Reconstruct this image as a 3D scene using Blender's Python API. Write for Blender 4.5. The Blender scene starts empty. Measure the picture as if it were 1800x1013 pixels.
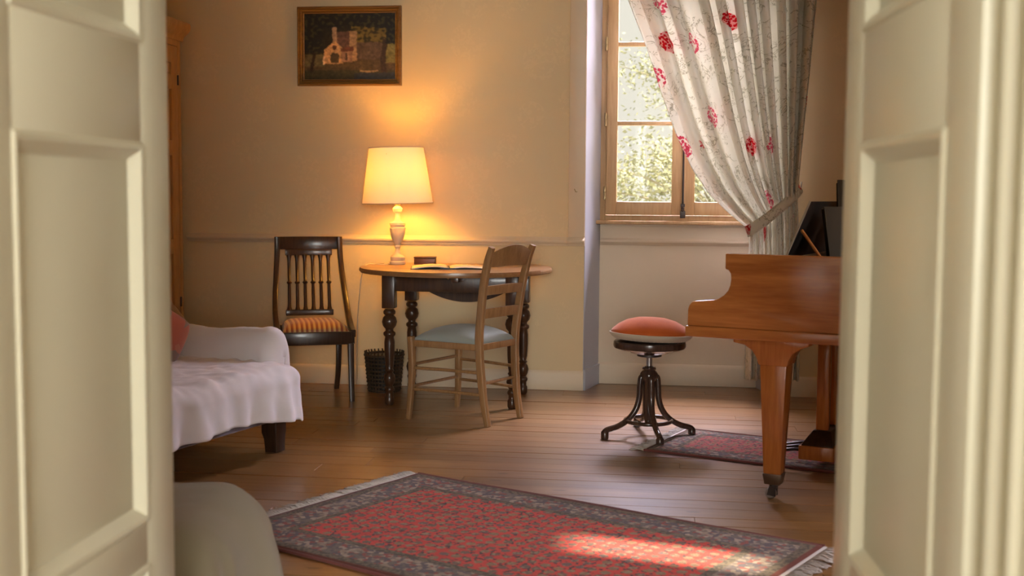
import bpy, bmesh, math, random
from mathutils import Vector, Matrix, noise
random.seed(7)
S = bpy.context.scene
C = S.collection
PI = math.pi
def rad(a): return math.radians(a)

# ------------------------------------------------------------------ camera
def make_camera():
    cam = bpy.data.cameras.new('camera'); co = bpy.data.objects.new('camera', cam); C.objects.link(co)
    yaw, pitch, roll = rad(7.5), rad(4.5), rad(0.4)
    F = Vector((-math.sin(yaw)*math.cos(pitch), math.cos(yaw)*math.cos(pitch), -math.sin(pitch)))
    R0 = Vector((math.cos(yaw), math.sin(yaw), 0)); U0 = R0.cross(F)
    R = R0*math.cos(roll) + U0*math.sin(roll); U = U0*math.cos(roll) - R0*math.sin(roll)
    M = Matrix((R, U, -F)).transposed().to_4x4(); M.translation = (0, 0, 1.18)
    co.matrix_world = M
    cam.sensor_width = 36; cam.lens = 42; cam.clip_start = .05
    cam.dof.use_dof = True; cam.dof.focus_distance = 6.3; cam.dof.aperture_fstop = 3.6
    S.camera = co
make_camera()

# ------------------------------------------------------------------ world, sun, large lights, exposure
def lamp_data(kind, name, energy, col, loc, direction=None, size=None):
    l = bpy.data.lights.new(name, kind); l.energy = energy; l.color = col
    o = bpy.data.objects.new(name, l); C.objects.link(o); o.location = loc
    if direction: o.rotation_euler = Vector(direction).to_track_quat('-Z', 'Y').to_euler()
    if kind == 'AREA':
        l.shape = 'RECTANGLE'; l.size, l.size_y = size
    return o
w = bpy.data.worlds.new('sky'); S.world = w; w.use_nodes = True
bg = w.node_tree.nodes['Background']; bg.inputs[0].default_value = (1.0, .95, .84, 1); bg.inputs[1].default_value = .98
SUN_DIR = Vector((-.80, .20, -.535)).normalized()
sun = lamp_data('SUN', 'sun', 22.0, (1, .86, .66), (6, 2, 6), SUN_DIR); sun.data.angle = rad(1.4)
# daylight entering by the right-hand window, and by the window of the hall the camera stands in
lamp_data('AREA', 'daylight_garden_sky', 2800, (.86, .78, 1.0), (.15, 9.3, 4.1), (-.06, -1, -.62), (3.4, 2.0))
lamp_data('AREA', 'daylight_right_sky', 1800, (.92, .86, 1.0), (6.9, 4.1, 4.9), (-1, .06, -.72), (5.0, 2.2))
lamp_data('AREA', 'daylight_hall_back', 400, (.95, .97, .95), (.70, -4.52, 1.65), (-.05, 1, -.03), (2.4, 1.5))
lamp_data('AREA', 'daylight_hall_left', 9, (.76, .95, 1.0), (-2.10, -.15, 1.75), (1, .42, -.12), (.9, 1.4))
S.view_settings.view_transform = 'Standard'; S.view_settings.look = 'None'
S.view_settings.exposure = 0; S.view_settings.gamma = 1; S.view_settings.use_curve_mapping = False
try:
    S.cycles.use_denoising = True
    S.cycles.max_bounces = 10; S.cycles.diffuse_bounces = 5; S.cycles.transparent_max_bounces = 12
    S.cycles.caustics_reflective = False; S.cycles.caustics_refractive = False
    S.cycles.sample_clamp_indirect = 30
except Exception: pass

# ------------------------------------------------------------------ materials
M = {}
def lin(c):
    return tuple(((v/255)/12.92 if v/255 <= .04045 else (((v/255)+.055)/1.055)**2.4) for v in c)
class NT:
    def __init__(s, name):
        s.m = bpy.data.materials.new(name); s.m.use_nodes = True; s.t = s.m.node_tree
        s.b = s.t.nodes['Principled BSDF']; s.out = s.t.nodes['Material Output']; M[name] = s.m
    def n(s, kind, **kw):
        x = s.t.nodes.new(kind)
        for k, v in kw.items():
            if k.startswith('i_'):
                key = k[2:]; key = int(key) if key.isdigit() else key
                if hasattr(v, 'is_linked') or hasattr(v, 'links'): s.t.links.new(v, x.inputs[key])
                else: x.inputs[key].default_value = v
            else: setattr(x, k, v)
        return x
    def l(s, a, b): s.t.links.new(a, b)
    def math(s, op, a, b=0.0, c=None, clamp=False):
        x = s.t.nodes.new('ShaderNodeMath'); x.operation = op; x.use_clamp = clamp
        for i, v in enumerate((a, b) if c is None else (a, b, c)):
            if isinstance(v, (int, float)): x.inputs[i].default_value = v
            else: s.l(v, x.inputs[i])
        return x.outputs[0]
    def mix(s, f, a, b, blend='MIX'):
        x = s.t.nodes.new('ShaderNodeMix'); x.data_type = 'RGBA'; x.blend_type = blend
        for sock, v in ((x.inputs[0], f), (x.inputs[6], a), (x.inputs[7], b)):
            if isinstance(v, (int, float)): sock.default_value = v
            elif isinstance(v, tuple): sock.default_value = v if len(v) == 4 else v + (1,)
            else: s.l(v, sock)
        return x.outputs[2]
    def ramp(s, f, stops, interp='LINEAR'):
        x = s.t.nodes.new('ShaderNodeValToRGB'); r = x.color_ramp; r.interpolation = interp
        while len(r.elements) < len(stops): r.elements.new(.5)
        for e, (p, c) in zip(r.elements, stops):
            e.position = p; e.color = (c + (1,)) if isinstance(c, tuple) else (c, c, c, 1)
        s.l(f, x.inputs[0]); return x.outputs[0]
    def coords(s, kind='Object', scale=(1, 1, 1), rot=(0, 0, 0)):
        tc = s.n('ShaderNodeTexCoord'); mp = s.n('ShaderNodeMapping'); s.l(tc.outputs[kind], mp.inputs[0])
        mp.inputs['Scale'].default_value = scale; mp.inputs['Rotation'].default_value = rot; return mp.outputs[0]
    def noise(s, vec, scale, detail=4, rough=.55, dist=0):
        x = s.n('ShaderNodeTexNoise'); s.l(vec, x.inputs['Vector']); x.inputs['Scale'].default_value = scale
        x.inputs['Detail'].default_value = detail; x.inputs['Roughness'].default_value = rough; x.inputs['Distortion'].default_value = dist
        return x.outputs[0]
    def voro(s, vec, scale, rand=1.0, feature='F1'):
        x = s.n('ShaderNodeTexVoronoi'); x.feature = feature; s.l(vec, x.inputs['Vector'])
        x.inputs['Scale'].default_value = scale; x.inputs['Randomness'].default_value = rand; return x
    def bump(s, h, strength=.2, dist=.01):
        x = s.n('ShaderNodeBump'); x.inputs['Strength'].default_value = strength; x.inputs['Distance'].default_value = dist
        s.l(h, x.inputs['Height']); s.l(x.outputs[0], s.b.inputs['Normal'])
    def base(s, c):
        if isinstance(c, tuple): s.b.inputs['Base Color'].default_value = c + (1,)
        else: s.l(c, s.b.inputs['Base Color'])
    def set(s, rough=.5, metal=0, spec=.5, coat=0, sheen=0):
        s.b.inputs['Roughness'].default_value = rough; s.b.inputs['Metallic'].default_value = metal
        s.b.inputs['Specular IOR Level'].default_value = spec; s.b.inputs['Coat Weight'].default_value = coat
        s.b.inputs['Sheen Weight'].default_value = sheen

def paint(name, c, rough=.6, var=.06, bump=.08, spec=.35):
    t = NT(name); v = t.coords()
    n = t.noise(v, 3.0, 5); n2 = t.noise(v, 55, 3)
    t.base(t.mix(n, tuple(x*(1-var) for x in c), tuple(min(1, x*(1+var)) for x in c)))
    t.set(rough, spec=spec); t.bump(n2, bump, .004)
def wood(name, c, dark, axis='x', rough=.4, scale=1.0, coat=0, streak=.6, rnd=0.0, spec=.4):
    t = NT(name); sc = {'x': (1.2, 14, 14), 'y': (14, 1.2, 14), 'z': (14, 14, 1.2)}[axis]
    v = t.coords('Object', tuple(k*scale for k in sc))
    if rnd:
        oi = t.n('ShaderNodeObjectInfo'); add = t.n('ShaderNodeVectorMath', operation='ADD')
        t.l(v, add.inputs[0]); mul = t.math('MULTIPLY', oi.outputs['Random'], 37.0); t.l(mul, add.inputs[1]); v = add.outputs[0]
    n = t.noise(v, 1.6, 6, .6, .6); n2 = t.noise(v, 7, 3, .6)
    f = t.math('ADD', t.math('MULTIPLY', n, streak), t.math('MULTIPLY', n2, 1-streak))
    col = t.ramp(f, [(.3, dark), (.62, c), (.85, tuple(min(1, x*1.15) for x in c))])
    if rnd:
        val = t.math('ADD', t.math('MULTIPLY', oi.outputs['Random'], rnd), 1-rnd*.5)
        h = t.n('ShaderNodeHueSaturation'); t.l(col, h.inputs['Color']); t.l(val, h.inputs['Value']); col = h.outputs[0]
    if rnd:
        kv = t.voro(t.coords('Object', (2.2, 7, 7)), 1.0, 1.0); kn = t.math('LESS_THAN', t.math('ADD', kv.outputs['Distance'], t.math('MULTIPLY', n2, .10)), .115)
        col = t.mix(t.math('MULTIPLY', kn, .7), col, tuple(x*.35 for x in dark))
    t.base(col); t.set(rough, coat=coat, spec=spec); t.b.inputs['Coat Roughness'].default_value = .30 if rnd else .12
    t.bump(n2, .08, .002)
def cloth(name, c, rough=.9, weave=700, var=.08, sheen=.2, translucent=0):
    t = NT(name); v = t.coords()
    n = t.noise(v, 6, 4); n2 = t.noise(v, weave, 2)
    t.base(t.mix(n, tuple(x*(1-var) for x in c), c)); t.set(rough, sheen=sheen, spec=.15); t.bump(n2, .25, .0015)
def metal(name, c, rough=.35):
    t = NT(name); v = t.coords(); n = t.noise(v, 30, 4)
    t.base(t.mix(n, tuple(x*.7 for x in c), c)); t.set(rough, metal=.9)

def wall_mat():
    t = NT('wall_paper'); v = t.coords()
    c = (.74, .585, .345)
    n = t.noise(v, 2.2, 5); n2 = t.noise(v, 60, 3)
    # faint fern sprigs of the old wallpaper
    vo = t.voro(v, 3.1, .6); ang = t.noise(v, 34, 2, .5, 1.0)
    spr = t.math('MULTIPLY', t.math('LESS_THAN', vo.outputs['Distance'], .36), t.math('GREATER_THAN', ang, .53))
    col = t.mix(n, tuple(x*.95 for x in c), tuple(x*1.04 for x in c))
    col = t.mix(t.math('MULTIPLY', spr, .18), col, tuple(min(1, x*1.18) for x in c))
    t.base(col); t.set(.62, spec=.3); t.bump(n2, .06, .003)
wall_mat()
paint('wall_paint', (.75, .64, .475), .55)
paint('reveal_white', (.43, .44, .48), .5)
paint('trim_cream', (.72, .59, .41), .45)
paint('door_paint', (.65, .62, .47), .38, .03, .05, .45)
paint('ceiling_white', (.74, .66, .50), .8)
paint('hall_paint', (.62, .60, .58), .7)
wood('floor_wood', (.29, .150, .050), (.155, .070, .020), 'x', .32, 1.0, .4, .62, .30, .55)
wood('window_oak', (.60, .40, .20), (.45, .27, .12), 'z', .45)
wood('pine', (.58, .35, .155), (.42, .235, .09), 'z', .5)
wood('dark_wood', (.060, .030, .016), (.020, .010, .006), 'z', .28, 1, .2)
wood('table_top_wood', (.34, .18, .075), (.20, .095, .035), 'x', .32, 1, .12)
wood('table_leg_wood', (.085, .040, .018), (.030, .013, .007), 'z', .3, 1, .2)
wood('chair_wood', (.36, .20, .085), (.20, .10, .038), 'z', .32, 1, .1)
wood('piano_wood', (.60, .225, .060), (.36, .115, .027), 'x', .25, .8, .4)
wood('piano_leg_wood', (.60, .22, .054), (.37, .115, .026), 'z', .25, .8, .4)
wood('black_wood', (.022, .018, .014), (.012, .010, .008), 'x', .35)
wood('stool_wood', (.085, .048, .034), (.035, .020, .016), 'z', .22, 1, .45)
wood('frame_gold', (.30, .15, .035), (.12, .055, .015), 'x', .4)
wood('box_wood', (.17, .07, .035), (.08, .03, .015), 'x', .4)
cloth('sheet_white', (.88, .85, .87), .9, 500, .05)
cloth('sheet_cream', (.31, .27, .18), .9, 600, .08)
cloth('seat_blue', (.33, .365, .33), .85, 500, .15, .35)
cloth('piping_cream', (.62, .55, .42))
cloth('fringe_wool', (.60, .55, .50), .95, 300)
metal('ferrule_metal', (.22, .17, .13), .4); metal('steel', (.45, .43, .42), .3); metal('brass', (.55, .42, .22), .35); metal('iron', (.09, .075, .07), .45)
paint('alabaster', (.78, .64, .46), .3, .06, .05, .5)
paint('paper', (.80, .74, .62), .7, .03, .02)
paint('switch_cream', (.75, .66, .5), .4)
paint('ink_cover', (.03, .03, .03), .5)
paint('binder_grey', (.075, .062, .042), .9, .15, .1, .1)
paint('ivory', (.80, .76, .66), .25); paint('rubber', (.02, .02, .02), .6)
wood('wicker', (.085, .052, .026), (.03, .018, .009), 'z', .6, 3)
paint('leaf_pale', (.33, .34, .22), .6, .2); paint('bark', (.30, .27, .20), .8)
paint('lawn', (.42, .44, .26), .9, .2); paint('blind', (.85, .83, .8), .8)

def glass_mat():
    t = NT('pane_glass'); nt = t.t
    tr = t.n('ShaderNodeBsdfTransparent'); tr.inputs[0].default_value = (.96, .965, .95, 1)
    gl = t.n('ShaderNodeBsdfGlossy'); gl.inputs['Roughness'].default_value = .02
    mx = t.n('ShaderNodeMixShader'); mx.inputs[0].default_value = .035
    t.l(tr.outputs[0], mx.inputs[1]); t.l(gl.outputs[0], mx.inputs[2]); t.l(mx.outputs[0], t.out.inputs[0])
glass_mat()
def shade_mat():
    t = NT('lamp_shade_cloth'); v = t.coords()
    n = t.noise(v, 400, 2)
    d = t.n('ShaderNodeBsdfDiffuse'); d.inputs[0].default_value = (.93, .88, .80, 1)
    tr = t.n('ShaderNodeBsdfTranslucent'); tr.inputs[0].default_value = (1.0, .76, .55, 1)
    b = t.n('ShaderNodeBump'); b.inputs['Strength'].default_value = .1; t.l(n, b.inputs['Height']); t.l(b.outputs[0], d.inputs['Normal'])
    mx = t.n('ShaderNodeMixShader'); mx.inputs[0].default_value = .11
    t.l(d.outputs[0], mx.inputs[1]); t.l(tr.outputs[0], mx.inputs[2]); t.l(mx.outputs[0], t.out.inputs[0])
shade_mat()
def bulb_mat():
    t = NT('bulb_glow')
    e = t.n('ShaderNodeEmission'); e.inputs[0].default_value = (1, .6, .25, 1); e.inputs[1].default_value = 3
    tp = t.n('ShaderNodeBsdfTransparent'); a = t.n('ShaderNodeAddShader')
    t.l(e.outputs[0], a.inputs[0]); t.l(tp.outputs[0], a.inputs[1]); t.l(a.outputs[0], t.out.inputs[0])
bulb_mat()
def curtain_mat():
    t = NT('curtain_cloth')
    v = t.coords('UV')
    cream = (.85, .83, .74)
    # sprigs: thin olive outlines everywhere
    n1 = t.noise(v, 8, 3, .6, 1.6); line = t.math('LESS_THAN', t.math('ABSOLUTE', t.math('SUBTRACT', n1, .5)), .014)
    n2 = t.noise(v, 5.0, 2); patch = t.math('GREATER_THAN', n2, .46)
    col = t.mix(t.math('MULTIPLY', t.math('MULTIPLY', line, patch), .55), cream, (.30, .28, .17))
    blot = t.math('GREATER_THAN', t.noise(v, 20, 2), .70)
    col = t.mix(t.math('MULTIPLY', blot, .5), col, (.20, .22, .13))
    # big roses: one per cell of a jittered grid
    sx = t.n('ShaderNodeVectorMath', operation='MULTIPLY'); t.l(v, sx.inputs[0]); sx.inputs[1].default_value = (.72, .80, 1)
    vo = t.voro(sx.outputs[0], 5.0, .65); wob = t.noise(v, 38, 2)
    dist = t.math('ADD', vo.outputs['Distance'], t.math('MULTIPLY', t.math('SUBTRACT', wob, .5), .10))
    sep = t.n('ShaderNodeSeparateColor'); t.l(vo.outputs['Color'], sep.inputs[0])
    rose = t.math('LESS_THAN', dist, .30)
    pet = t.voro(v, 62, 1.0); petal = t.math('LESS_THAN', pet.outputs['Distance'], .56)
    veins = t.mix(petal, (.80, .50, .46), (.62, .030, .045))
    pale = t.mix(petal, cream, (.72, .16, .24))
    olive = t.mix(t.math('LESS_THAN', t.math('ABSOLUTE', t.math('SUBTRACT', pet.outputs['Distance'], .4)), .05), cream, (.30, .27, .15))
    kind1 = t.math('GREATER_THAN', sep.outputs[0], .64); kind2 = t.math('GREATER_THAN', sep.outputs[0], .90)
    rc = t.mix(kind1, veins, pale); rc = t.mix(kind2, rc, olive)
    col = t.mix(rose, col, rc)
    d = t.n('ShaderNodeBsdfDiffuse'); t.l(col, d.inputs[0])
    tr = t.n('ShaderNodeBsdfTranslucent'); t.l(col, tr.inputs[0])
    mx = t.n('ShaderNodeMixShader'); mx.inputs[0].default_value = .27
    t.l(d.outputs[0], mx.inputs[1]); t.l(tr.outputs[0], mx.inputs[2]); t.l(mx.outputs[0], t.out.inputs[0])
curtain_mat()
def rug_mat(name, hl, hw, red, bs):
    # hl, hw: half length / half width of the rug in its own x, y; bs: width of the border
    t = NT(name); v = t.coords(); s = t.n('ShaderNodeSeparateXYZ'); t.l(v, s.inputs[0])
    ex = t.math('SUBTRACT', hl, t.math('ABSOLUTE', s.outputs[0])); ey = t.math('SUBTRACT', hw, t.math('ABSOLUTE', s.outputs[1]))
    e = t.math('DIVIDE', t.math('MINIMUM', ex, ey), bs)
    wv = t.n('ShaderNodeVectorMath', operation='MULTIPLY'); t.l(v, wv.inputs[0]); wv.inputs[1].default_value = (1, 1, 0)
    fv = wv.outputs[0]
    # field: staggered rows of small motifs
    vo = t.voro(fv, 21, .22); wob = t.noise(fv, 130, 2)
    mot = t.math('ADD', vo.outputs['Distance'], t.math('MULTIPLY', t.math('SUBTRACT', wob, .5), .55))
    sep = t.n('ShaderNodeSeparateColor'); t.l(vo.outputs['Color'], sep.inputs[0])
    mcol = t.ramp(sep.outputs[0], [(0, (.20, .12, .09)), (.34, (.28, .17, .10)), (.62, (.19, .12, .11)), (.85, (.33, .19, .10))], 'CONSTANT')
    fleck = t.voro(fv, 95, 1); fs = t.n('ShaderNodeSeparateColor'); t.l(fleck.outputs['Color'], fs.inputs[0])
    mcol = t.mix(t.math('GREATER_THAN', fs.outputs[0], .72), mcol, (.33, .25, .16))
    reds = t.mix(t.noise(fv, 7, 3), tuple(x*.72 for x in red), tuple(min(1, x*1.25) for x in red))
    reds = t.mix(t.math('GREATER_THAN', fs.outputs[1], .80), reds, (.10, .05, .05))
    field = t.mix(t.math('LESS_THAN', mot, .36), reds, mcol)
    # border motifs
    bv = t.voro(fv, 62, .9); b2 = t.n('ShaderNodeSeparateColor'); t.l(bv.outputs['Color'], b2.inputs[0])
    bcol = t.ramp(b2.outputs[0], [(0, (.14, .11, .12)), (.30, (.32, .25, .19)), (.48, (.30, .09, .07)), (.62, (.19, .15, .13)), (.88, (.40, .32, .25))], 'CONSTANT')
    guard = t.mix(t.math('GREATER_THAN', fs.outputs[0], .5), (.11, .085, .06), (.20, .15, .10))
    col = t.mix(t.math('LESS_THAN', e, 1.0), field, guard)
    inb = t.math('MULTIPLY', t.math('LESS_THAN', e, .84), t.math('GREATER_THAN', e, .28)); col = t.mix(inb, col, bcol)
    col = t.mix(t.math('LESS_THAN', e, .10), col, (.17, .055, .04))
    n = t.noise(fv, 420, 2); col = t.mix(t.math('MULTIPLY', n, .5), col, (0, 0, 0), 'SOFT_LIGHT')
    t.base(col); t.set(.95, spec=.1, sheen=.12); t.bump(n, .5, .004)
rug_mat('rug_large_wool', .88, .55, (.62, .070, .048), .20)
rug_mat('rug_small_wool', .75, .285, (.46, .12, .11), .13)
def velvet():
    t = NT('velvet_orange'); v = t.coords(); n = t.noise(v, 9, 4, .6); n2 = t.noise(v, 180, 2)
    t.base(t.mix(n, (.50, .085, .018), (.80, .20, .05))); t.set(.85, sheen=.6, spec=.1)
    t.b.inputs['Sheen Tint'].default_value = (.95, .72, .62, 1); t.b.inputs['Sheen Roughness'].default_value = .35; t.bump(n2, .3, .002)
velvet()
def stripes():
    t = NT('seat_stripe'); v = t.coords(); s = t.n('ShaderNodeSeparateXYZ'); t.l(v, s.inputs[0])
    f = t.math('FRACT', t.math('MULTIPLY', s.outputs[0], 36))
    f2 = t.math('FRACT', t.math('MULTIPLY', s.outputs[0], 108))
    col = t.mix(t.math('GREATER_THAN', f, .48), (.24, .045, .02), (.58, .36, .12))
    col = t.mix(t.math('MULTIPLY', t.math('GREATER_THAN', f2, .7), .4), col, (.45, .16, .04))
    t.base(col); t.set(.55, sheen=.3)
stripes()
def pillow_mat():
    t = NT('pillow_tapestry'); v = t.coords(); vo = t.voro(v, 9, 1); n = t.noise(v, 14, 3)
    s = t.n('ShaderNodeSeparateColor'); t.l(vo.outputs['Color'], s.inputs[0])
    col = t.ramp(s.outputs[0], [(0, (.46, .09, .03)), (.55, (.16, .15, .11)), (.75, (.50, .16, .06))], 'CONSTANT')
    t.base(t.mix(t.math('MULTIPLY', n, .6), col, (.40, .08, .03))); t.set(.9, sheen=.3)
pillow_mat()
def canvas_mat():
    t = NT('oil_canvas'); a = t.n('ShaderNodeVertexColor', layer_name='Col')
    v = t.coords(); n = t.noise(v, 90, 3)
    t.base(a.outputs[0]); t.set(.38); t.bump(n, .25, .003)
canvas_mat()

# ------------------------------------------------------------------ mesh helpers
class MB:
    def __init__(s): s.v = []; s.f = []; s.uv = None
    def box(s, a, b, taper=None):
        (x0, y0, z0), (x1, y1, z1) = a, b; i = len(s.v)
        s.v += [(x0,y0,z0),(x1,y0,z0),(x1,y1,z0),(x0,y1,z0),(x0,y0,z1),(x1,y0,z1),(x1,y1,z1),(x0,y1,z1)]
        s.f += [tuple(i+k for k in q) for q in ((3,2,1,0),(4,5,6,7),(0,1,5,4),(1,2,6,5),(2,3,7,6),(3,0,4,7))]
        return s
    def hexa(s, pts):           # 8 corner points, bottom ring then top ring
        i = len(s.v); s.v += [tuple(p) for p in pts]
        s.f += [tuple(i+k for k in q) for q in ((3,2,1,0),(4,5,6,7),(0,1,5,4),(1,2,6,5),(2,3,7,6),(3,0,4,7))]
        return s
    def rings(s, rings, close=True, caps=True):
        i = len(s.v); n = len(rings[0])
        for r in rings: s.v += [tuple(p) for p in r]
        for k in range(len(rings)-1):
            for j in range(n if close else n-1):
                a = i+k*n+j; b = i+k*n+(j+1) % n
                s.f.append((a, b, b+n, a+n))
        if caps and close:
            s.f.append(tuple(i+j for j in reversed(range(n)))); s.f.append(tuple(i+(len(rings)-1)*n+j for j in range(n)))
        return s
    def lathe(s, prof, seg=28, c=(0, 0, 0), caps=True):   # prof: (radius, z) from bottom to top
        return s.rings([[(c[0]+r*math.cos(2*PI*j/seg), c[1]+r*math.sin(2*PI*j/seg), c[2]+z) for j in range(seg)] for r, z in prof], True, caps)
    def sweep(s, pts, prof, side=(1, 0, 0), scales=None):  # prof: closed 2D outline (a along side, b along normal)
        pts = [Vector(p) for p in pts]; rr = []
        for k, p in enumerate(pts):
            t = (pts[min(k+1, len(pts)-1)] - pts[max(k-1, 0)]).normalized()
            sd = Vector(side); sd = (sd - t*sd.dot(t)).normalized(); nm = t.cross(sd)
            sc = scales[k] if scales else (1, 1)
            if not isinstance(sc, tuple): sc = (sc, sc)
            rr.append([tuple(p + sd*a*sc[0] + nm*b*sc[1]) for a, b in prof])
        return s.rings(rr)
    def tube(s, pts, r, seg=10, side=None, scales=None):
        pts = [Vector(p) for p in pts]
        if side is None:
            d = (pts[-1]-pts[0]); side = (0, 0, 1) if abs(d.z) < .8*max(d.length, 1e-6) else (1, 0, 0)
        return s.sweep(pts, [(r*math.cos(2*PI*j/seg), r*math.sin(2*PI*j/seg)) for j in range(seg)], side, scales)
    def prism(s, outline, a, b, axes='xz'):   # outline in the plane `axes`, extruded on the third axis from a to b
        def P(p, w):
            return {'xz': (p[0], w, p[1]), 'yz': (w, p[0], p[1]), 'xy': (p[0], p[1], w)}[axes]
        return s.rings([[P(p, a) for p in outline], [P(p, b) for p in outline]])
    def torus(s, R, r, c=(0, 0, 0), seg=32, rs=8):
        i = len(s.v)
        for k in range(seg):
            t = 2*PI*k/seg
            for j in range(rs):
                u = 2*PI*j/rs; q = R+r*math.cos(u); s.v.append((c[0]+q*math.cos(t), c[1]+q*math.sin(t), c[2]+r*math.sin(u)))
        for k in range(seg):
            for j in range(rs):
                s.f.append((i+k*rs+j, i+((k+1) % seg)*rs+j, i+((k+1) % seg)*rs+(j+1) % rs, i+k*rs+(j+1) % rs))
        return s
    def grid(s, fn, nu, nv, uvfn=None):
        i = len(s.v)
        if uvfn: s.uv = []
        for a in range(nu+1):
            for b in range(nv+1):
                s.v.append(tuple(fn(a/nu, b/nv)))
                if uvfn: s.uv.append(uvfn(a/nu, b/nv))
        for a in range(nu):
            for b in range(nv):
                k = i+a*(nv+1)+b; s.f.append((k, k+nv+1, k+nv+2, k+1))
        return s
    def build(s, name, mat, parent=None, smooth=False, bevel=0, solid=0, sub=0, split=40):
        me = bpy.data.meshes.new(name); me.from_pydata(s.v, [], s.f); me.materials.append(M[mat])
        bm = bmesh.new(); bm.from_mesh(me); bmesh.ops.recalc_face_normals(bm, faces=bm.faces); bm.to_mesh(me); bm.free()
        if s.uv:
            ul = me.uv_layers.new(name='UVMap')
            for lp in me.loops: ul.data[lp.index].uv = s.uv[lp.vertex_index]
        o = bpy.data.objects.new(name, me); C.objects.link(o)
        if parent is not None: o.parent = parent
        if solid:
            m = o.modifiers.new('thick', 'SOLIDIFY'); m.thickness = solid; m.offset = -1
        if bevel:
            m = o.modifiers.new('bevel', 'BEVEL'); m.width = bevel; m.segments = 2; m.limit_method = 'ANGLE'; m.angle_limit = rad(35)
        if sub:
            m = o.modifiers.new('sub', 'SUBSURF'); m.levels = sub; m.render_levels = sub
        if smooth or bevel:
            for p in me.polygons: p.use_smooth = True
            if split and not sub:
                m = o.modifiers.new('split', 'EDGE_SPLIT'); m.split_angle = rad(split)
        return o
def thing(name, label, cat, loc=(0, 0, 0), rz=0, group=None):
    o = bpy.data.objects.new(name, None); C.objects.link(o); o.empty_display_size = .1
    o.location = loc; o.rotation_euler = (0, 0, rz); tag(o, label, cat, group); return o
def tag(o, label, cat, group=None):
    o['label'] = label; o['category'] = cat
    if group: o['group'] = group
    return o
def struct(o): o['kind'] = 'structure'; return o
def holder(name, loc=(0, 0, 0), rz=0):
    o = bpy.data.objects.new(name, None); C.objects.link(o); o.location = loc; o.rotation_euler = (0, 0, rz); return struct(o)
def rect(w, h, r=0):
    if not r: return [(-w/2, -h/2), (w/2, -h/2), (w/2, h/2), (-w/2, h/2)]
    out = []
    for cx, cy, a0 in ((w/2-r, -h/2+r, -90), (w/2-r, h/2-r, 0), (-w/2+r, h/2-r, 90), (-w/2+r, -h/2+r, 180)):
        for k in range(4): a = rad(a0+30*k); out.append((cx+r*math.cos(a), cy+r*math.sin(a)))
    return out
def smooth_path(pts, n=6):     # Catmull-Rom through the points
    P = [Vector(p) for p in pts]; out = []
    for k in range(len(P)-1):
        p0, p1, p2, p3 = P[max(k-1, 0)], P[k], P[k+1], P[min(k+2, len(P)-1)]
        for j in range(n):
            t = j/n; out.append(.5*((2*p1)+(p2-p0)*t+(2*p0-5*p1+4*p2-p3)*t*t+(3*p1-p0-3*p2+p3)*t**3))
    out.append(P[-1]); return out
def interp(tab, x):
    if x <= tab[0][0]: return tab[0][1]
    for (x0, y0), (x1, y1) in zip(tab, tab[1:]):
        if x <= x1: return y0+(y1-y0)*(x-x0)/(x1-x0)
    return tab[-1][1]

# ================================================================== the setting
XL, XR, YF, YB, ZC = -3.42, 2.95, 1.42, 7.14, 3.0
NB = 7.44                                     # back of the window niche
# floor: base board and single planks
fl = struct(MB().box((XL-.1, YF-.2, -.12), (XR+.1, NB+.1, -.024)).build('floor', 'black_wood'))
y = YF-.18; row = 0
while y < NB:
    wdt = random.choice((.105, .12, .13, .155)); y1 = min(y+wdt, NB+.05)
    x = XL-.05-random.random()*1.2
    while x < XR+.05:
        x1 = x+random.uniform(1.5, 3.4); a, b = max(x, XL-.05), min(x1, XR+.05)
        if b-a > .05:
            g, ch = .0008, .0016
            dz = random.uniform(-.0012, .0008); cx, cy = (a+b)/2, (y+y1)/2; hx, hy = (b-a)/2-g*.6, (y1-y)/2-g
            mb = MB().rings([[(-hx,-hy,-.022),(hx,-hy,-.022),(hx,hy,-.022),(-hx,hy,-.022)],
                             [(-hx,-hy,-ch),(hx,-hy,-ch),(hx,hy,-ch),(-hx,hy,-ch)],
                             [(-hx+ch,-hy+ch,0),(hx-ch,-hy+ch,0),(hx-ch,hy-ch,0),(-hx+ch,hy-ch,0)]])
            o = mb.build('plank', 'floor_wood', fl); o.location = (cx, cy, dz)
        x = x1
    y = y1; row += 1
# back wall with splayed window niche
wb = MB()
wb.hexa([(XL-.15, YB, -.1), (-.506, YB, -.1), (-.434, NB, -.1), (XL-.15, NB, -.1), (XL-.15, YB, ZC), (-.506, YB, ZC), (-.434, NB, ZC), (XL-.15, NB, ZC)])
wb.hexa([(.616, YB, -.1), (XR+.15, YB, -.1), (XR+.15, NB, -.1), (.544, NB, -.1), (.616, YB, ZC), (XR+.15, YB, ZC), (XR+.15, NB, ZC), (.544, NB, ZC)])
struct(wb.build('wall_back', 'wall_paper'))
wn = MB()                                     # splayed plaster reveals, head and the wall below the window
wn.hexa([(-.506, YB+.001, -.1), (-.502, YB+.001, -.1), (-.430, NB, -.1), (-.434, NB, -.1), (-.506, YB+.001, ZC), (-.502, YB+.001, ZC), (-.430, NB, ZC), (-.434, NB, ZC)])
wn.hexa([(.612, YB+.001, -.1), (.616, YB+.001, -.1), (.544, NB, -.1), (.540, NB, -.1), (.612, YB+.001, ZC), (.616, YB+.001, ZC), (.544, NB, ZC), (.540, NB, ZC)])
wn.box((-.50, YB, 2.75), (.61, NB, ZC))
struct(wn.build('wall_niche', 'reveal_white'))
wu = MB().box((-.64, NB, -.1), (.75, NB+.14, 1.0)).box((-.64, NB, 2.72), (.75, NB+.14, ZC)).box((-.64, NB, 1.0), (-.452, NB+.14, 2.72)).box((.60, NB, 1.0), (.75, NB+.14, 2.72))
struct(wu.build('wall_under_window', 'wall_paint'))
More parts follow.
